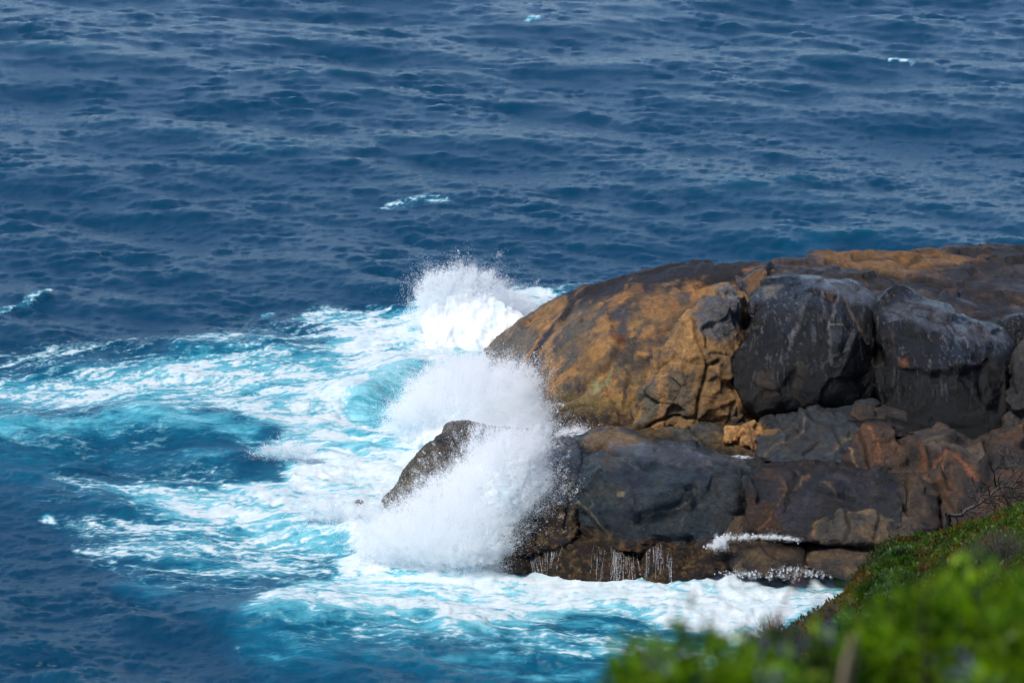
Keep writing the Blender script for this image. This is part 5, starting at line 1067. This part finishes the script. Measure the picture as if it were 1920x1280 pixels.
def grow(p, ang, ln, w_, lv, out, Yo):
    pts = [p]; x, y = p
    for q in range(4): ang += rr_.uniform(-.35, .35); x += math.cos(ang)*ln/4; y -= math.sin(ang)*ln/4; pts.append((x, y))
    yo = Yo+rr_.uniform(-.25, .25)
    w_b = max(w_*1.5, .012)
    out.append(([at(a, b, Yb+Yo+(yo-Yo)*i/4)-bt for i, (a, b) in enumerate(pts)], [w_b, w_b*.9, w_b*.8, w_b*.65, w_b*.5]))
    if lv > 0:
        for s_ in range(rr_.choice((2, 3))): grow(pts[rr_.choice((2, 3, 4))], ang+rr_.uniform(-.9, .9), ln*rr_.uniform(.55, .8), w_*.65, lv-1, out, yo)
for k, (p, a, ln, w_) in enumerate([((1868, 912), 1.9, 28, .024), ((1870, 905), 1.35, 32, .024), ((1866, 918), .7, 40, .026), ((1885, 905), 1.2, 36, .02), ((1855, 930), 1.7, 18, .014), ((1842, 940), 1.9, 20, .014), ((1842, 940), -.3, 30, .018), ((1828, 948), 1.5, 16, .013), ((1855, 932), -.1, 34, .018), ((1812, 955), -.4, 26, .014), ((1890, 970), 1.4, 36, .018), ((1860, 972), 1.2, 24, .014), ((1905, 972), 1.7, 40, .02), ((1805, 985), .5, 22, .012), ((1875, 975), 1.9, 26, .012)]):
    out = []; grow(p, a, ln, w_, 3, out, .3*(k % 3-1)*.5); tubes('branch', out, TWIG if k % 4 else DARKTWIG, root, 4)

# foreground: leafy bushes a few metres from the lens, far out of focus
def near_bush(label, x, y, Y, rx_, rz_, n, seed, col=srgb(150, 180, 22), col2=srgb(66, 112, 12), leaf=.035):
    top = at(x, y, Y); base = top-[0, 0, rz_*.95]
    g = ground_z(base[None, 0], base[None, 1])[0]
    b = bush('leafy_bush', label, 'bush', base, rx_, rz_, int(n*.62), col, col2, leaf, seed, stems=26, ryf=.7, flat=.5)
    # woody stems down to the ground
    rg = np.random.default_rng(seed)
    tubes('trunk', [([np.array([rg.normal()*.08, rg.normal()*.08, g-base[2]-.1]), np.array([rg.normal()*.06, 0, (g-base[2])*.5]), np.array([rg.normal()*.05, 0, .05])], .02) for _ in range(4)], STEM, b)
    return b
near_bush('large bright green leafy bush filling the lower right corner, out of focus', 1800, 1088, 6.6, .34, .42, 5200, 80)
near_bush('bright green leafy bush at the right picture edge, behind the large corner bush', 1955, 1105, 6.0, .20, .45, 3200, 81)
near_bush('green leafy bush between the dead stalk and the corner bush, out of focus', 1660, 1150, 6.8, .22, .34, 2800, 82, srgb(84, 124, 20), srgb(44, 80, 16))
near_bush('low green leafy bush at the bottom middle of the foreground, out of focus', 1340, 1212, 5.8, .26, .24, 3000, 83)
near_bush('small green leafy bush at the left end of the foreground row, out of focus', 1215, 1238, 6.2, .12, .16, 1200, 84, srgb(96, 134, 24), srgb(60, 96, 30))
near_bush('dark green leafy bush left of the pale stalk, out of focus', 1510, 1212, 6.4, .22, .26, 2600, 85, srgb(60, 98, 20), srgb(34, 62, 20))
# pale dead stalk, reddish grass plume, lilac flowers
st = at(1585, 1300, 5.2); s0 = tubes('dead_stalk', [([at(1578, 1420, 5.3)-st, at(1582, 1300, 5.2)-st, at(1592, 1240, 5.15)-st, at(1604, 1188, 5.1)-st], [.014, .0135, .012, .007])], DRY); s0.location = st
tag(s0, 'pale tan dead stalk standing upright at the bottom, out of focus', 'stalk')
st = at(1400, 1260, 9.5); r = np.random.default_rng(12); L = []
for k in range(60):
    t = r.uniform(0, 1); p0 = at(1400, 1260, 9.5)*(1-t)+at(1505, 1065, 9.5)*t; d = np.array([.5, r.normal()*.3, 1])*.05+r.normal(size=3)*.02
    L.append(([p0-st, p0-st+d*.5, p0-st+d], .0016))
L.append(([at(1380, 1330, 9.5)-st, at(1410, 1240, 9.5)-st, at(1460, 1150, 9.5)-st, at(1508, 1060, 9.5)-st], .003))
s1 = tubes('grass_plume', L, RED, sides=3); s1.location = st; tag(s1, 'thin reddish feathery grass plume leaning right in front of the surf, out of focus', 'grass plume')
def flower(label, x, y, Y, seed, n=4, sp=.02):
    r = np.random.default_rng(seed); b = at(x, y, Y); P = r.normal(size=(n*5, 3))*sp; D, U = rand_dirs(n*5, r, 0); sz = np.full(n*5, .014)
    V, F = quads(P, D, U, sz, sz*.8); root = bpy.data.objects.new('lilac_flower', None); C.objects.link(root); root.location = b; tag(root, label, 'flower')
    mesh_obj('petals', V, F, LILAC, smooth_=False, parent=root)['kind'] = 'stuff'
    tubes('stem', [([np.array([0, 0, -.35]), np.array([.01, 0, -.15]), np.array([0, 0, 0])], .003)], STEM, root)
for k, (x, y, Y, lb) in enumerate([(1240, 1225, 5.6, 'lilac flower head at the left end of the foreground, left of the low green bush'), (1420, 1215, 6.0, 'lilac flower head above the low green bush, left one of a pair'), (1550, 1182, 5.8, 'lilac flower head highest in the foreground, above the pale stalk'),
                                   (1478, 1216, 5.8, 'lilac flower head between the low green bush and the pale stalk'), (1445, 1262, 5.2, 'lilac flower head at the very bottom, left of the pale stalk'), (1800, 1262, 5.2, 'lilac flower head low in the right corner bush')]):
    flower(lb, x, y, Y, 90+k)
for k, (p, lb) in enumerate([([(1225, 1330), (1218, 1260), (1205, 1205)], 'brown dry stem at the left end of the foreground, out of focus'), ([(1735, 1330), (1728, 1180), (1738, 1040), (1730, 960)], 'thin dark stem rising in front of the slope, out of focus')]):
    st = at(*p[0], 5.4); q = tubes('thin_stem', [([at(a, b, 5.4)-st for a, b in p], .006 if k == 0 else .0035)], STEM if k == 0 else DARKTWIG); q.location = st; tag(q, lb, 'stem')
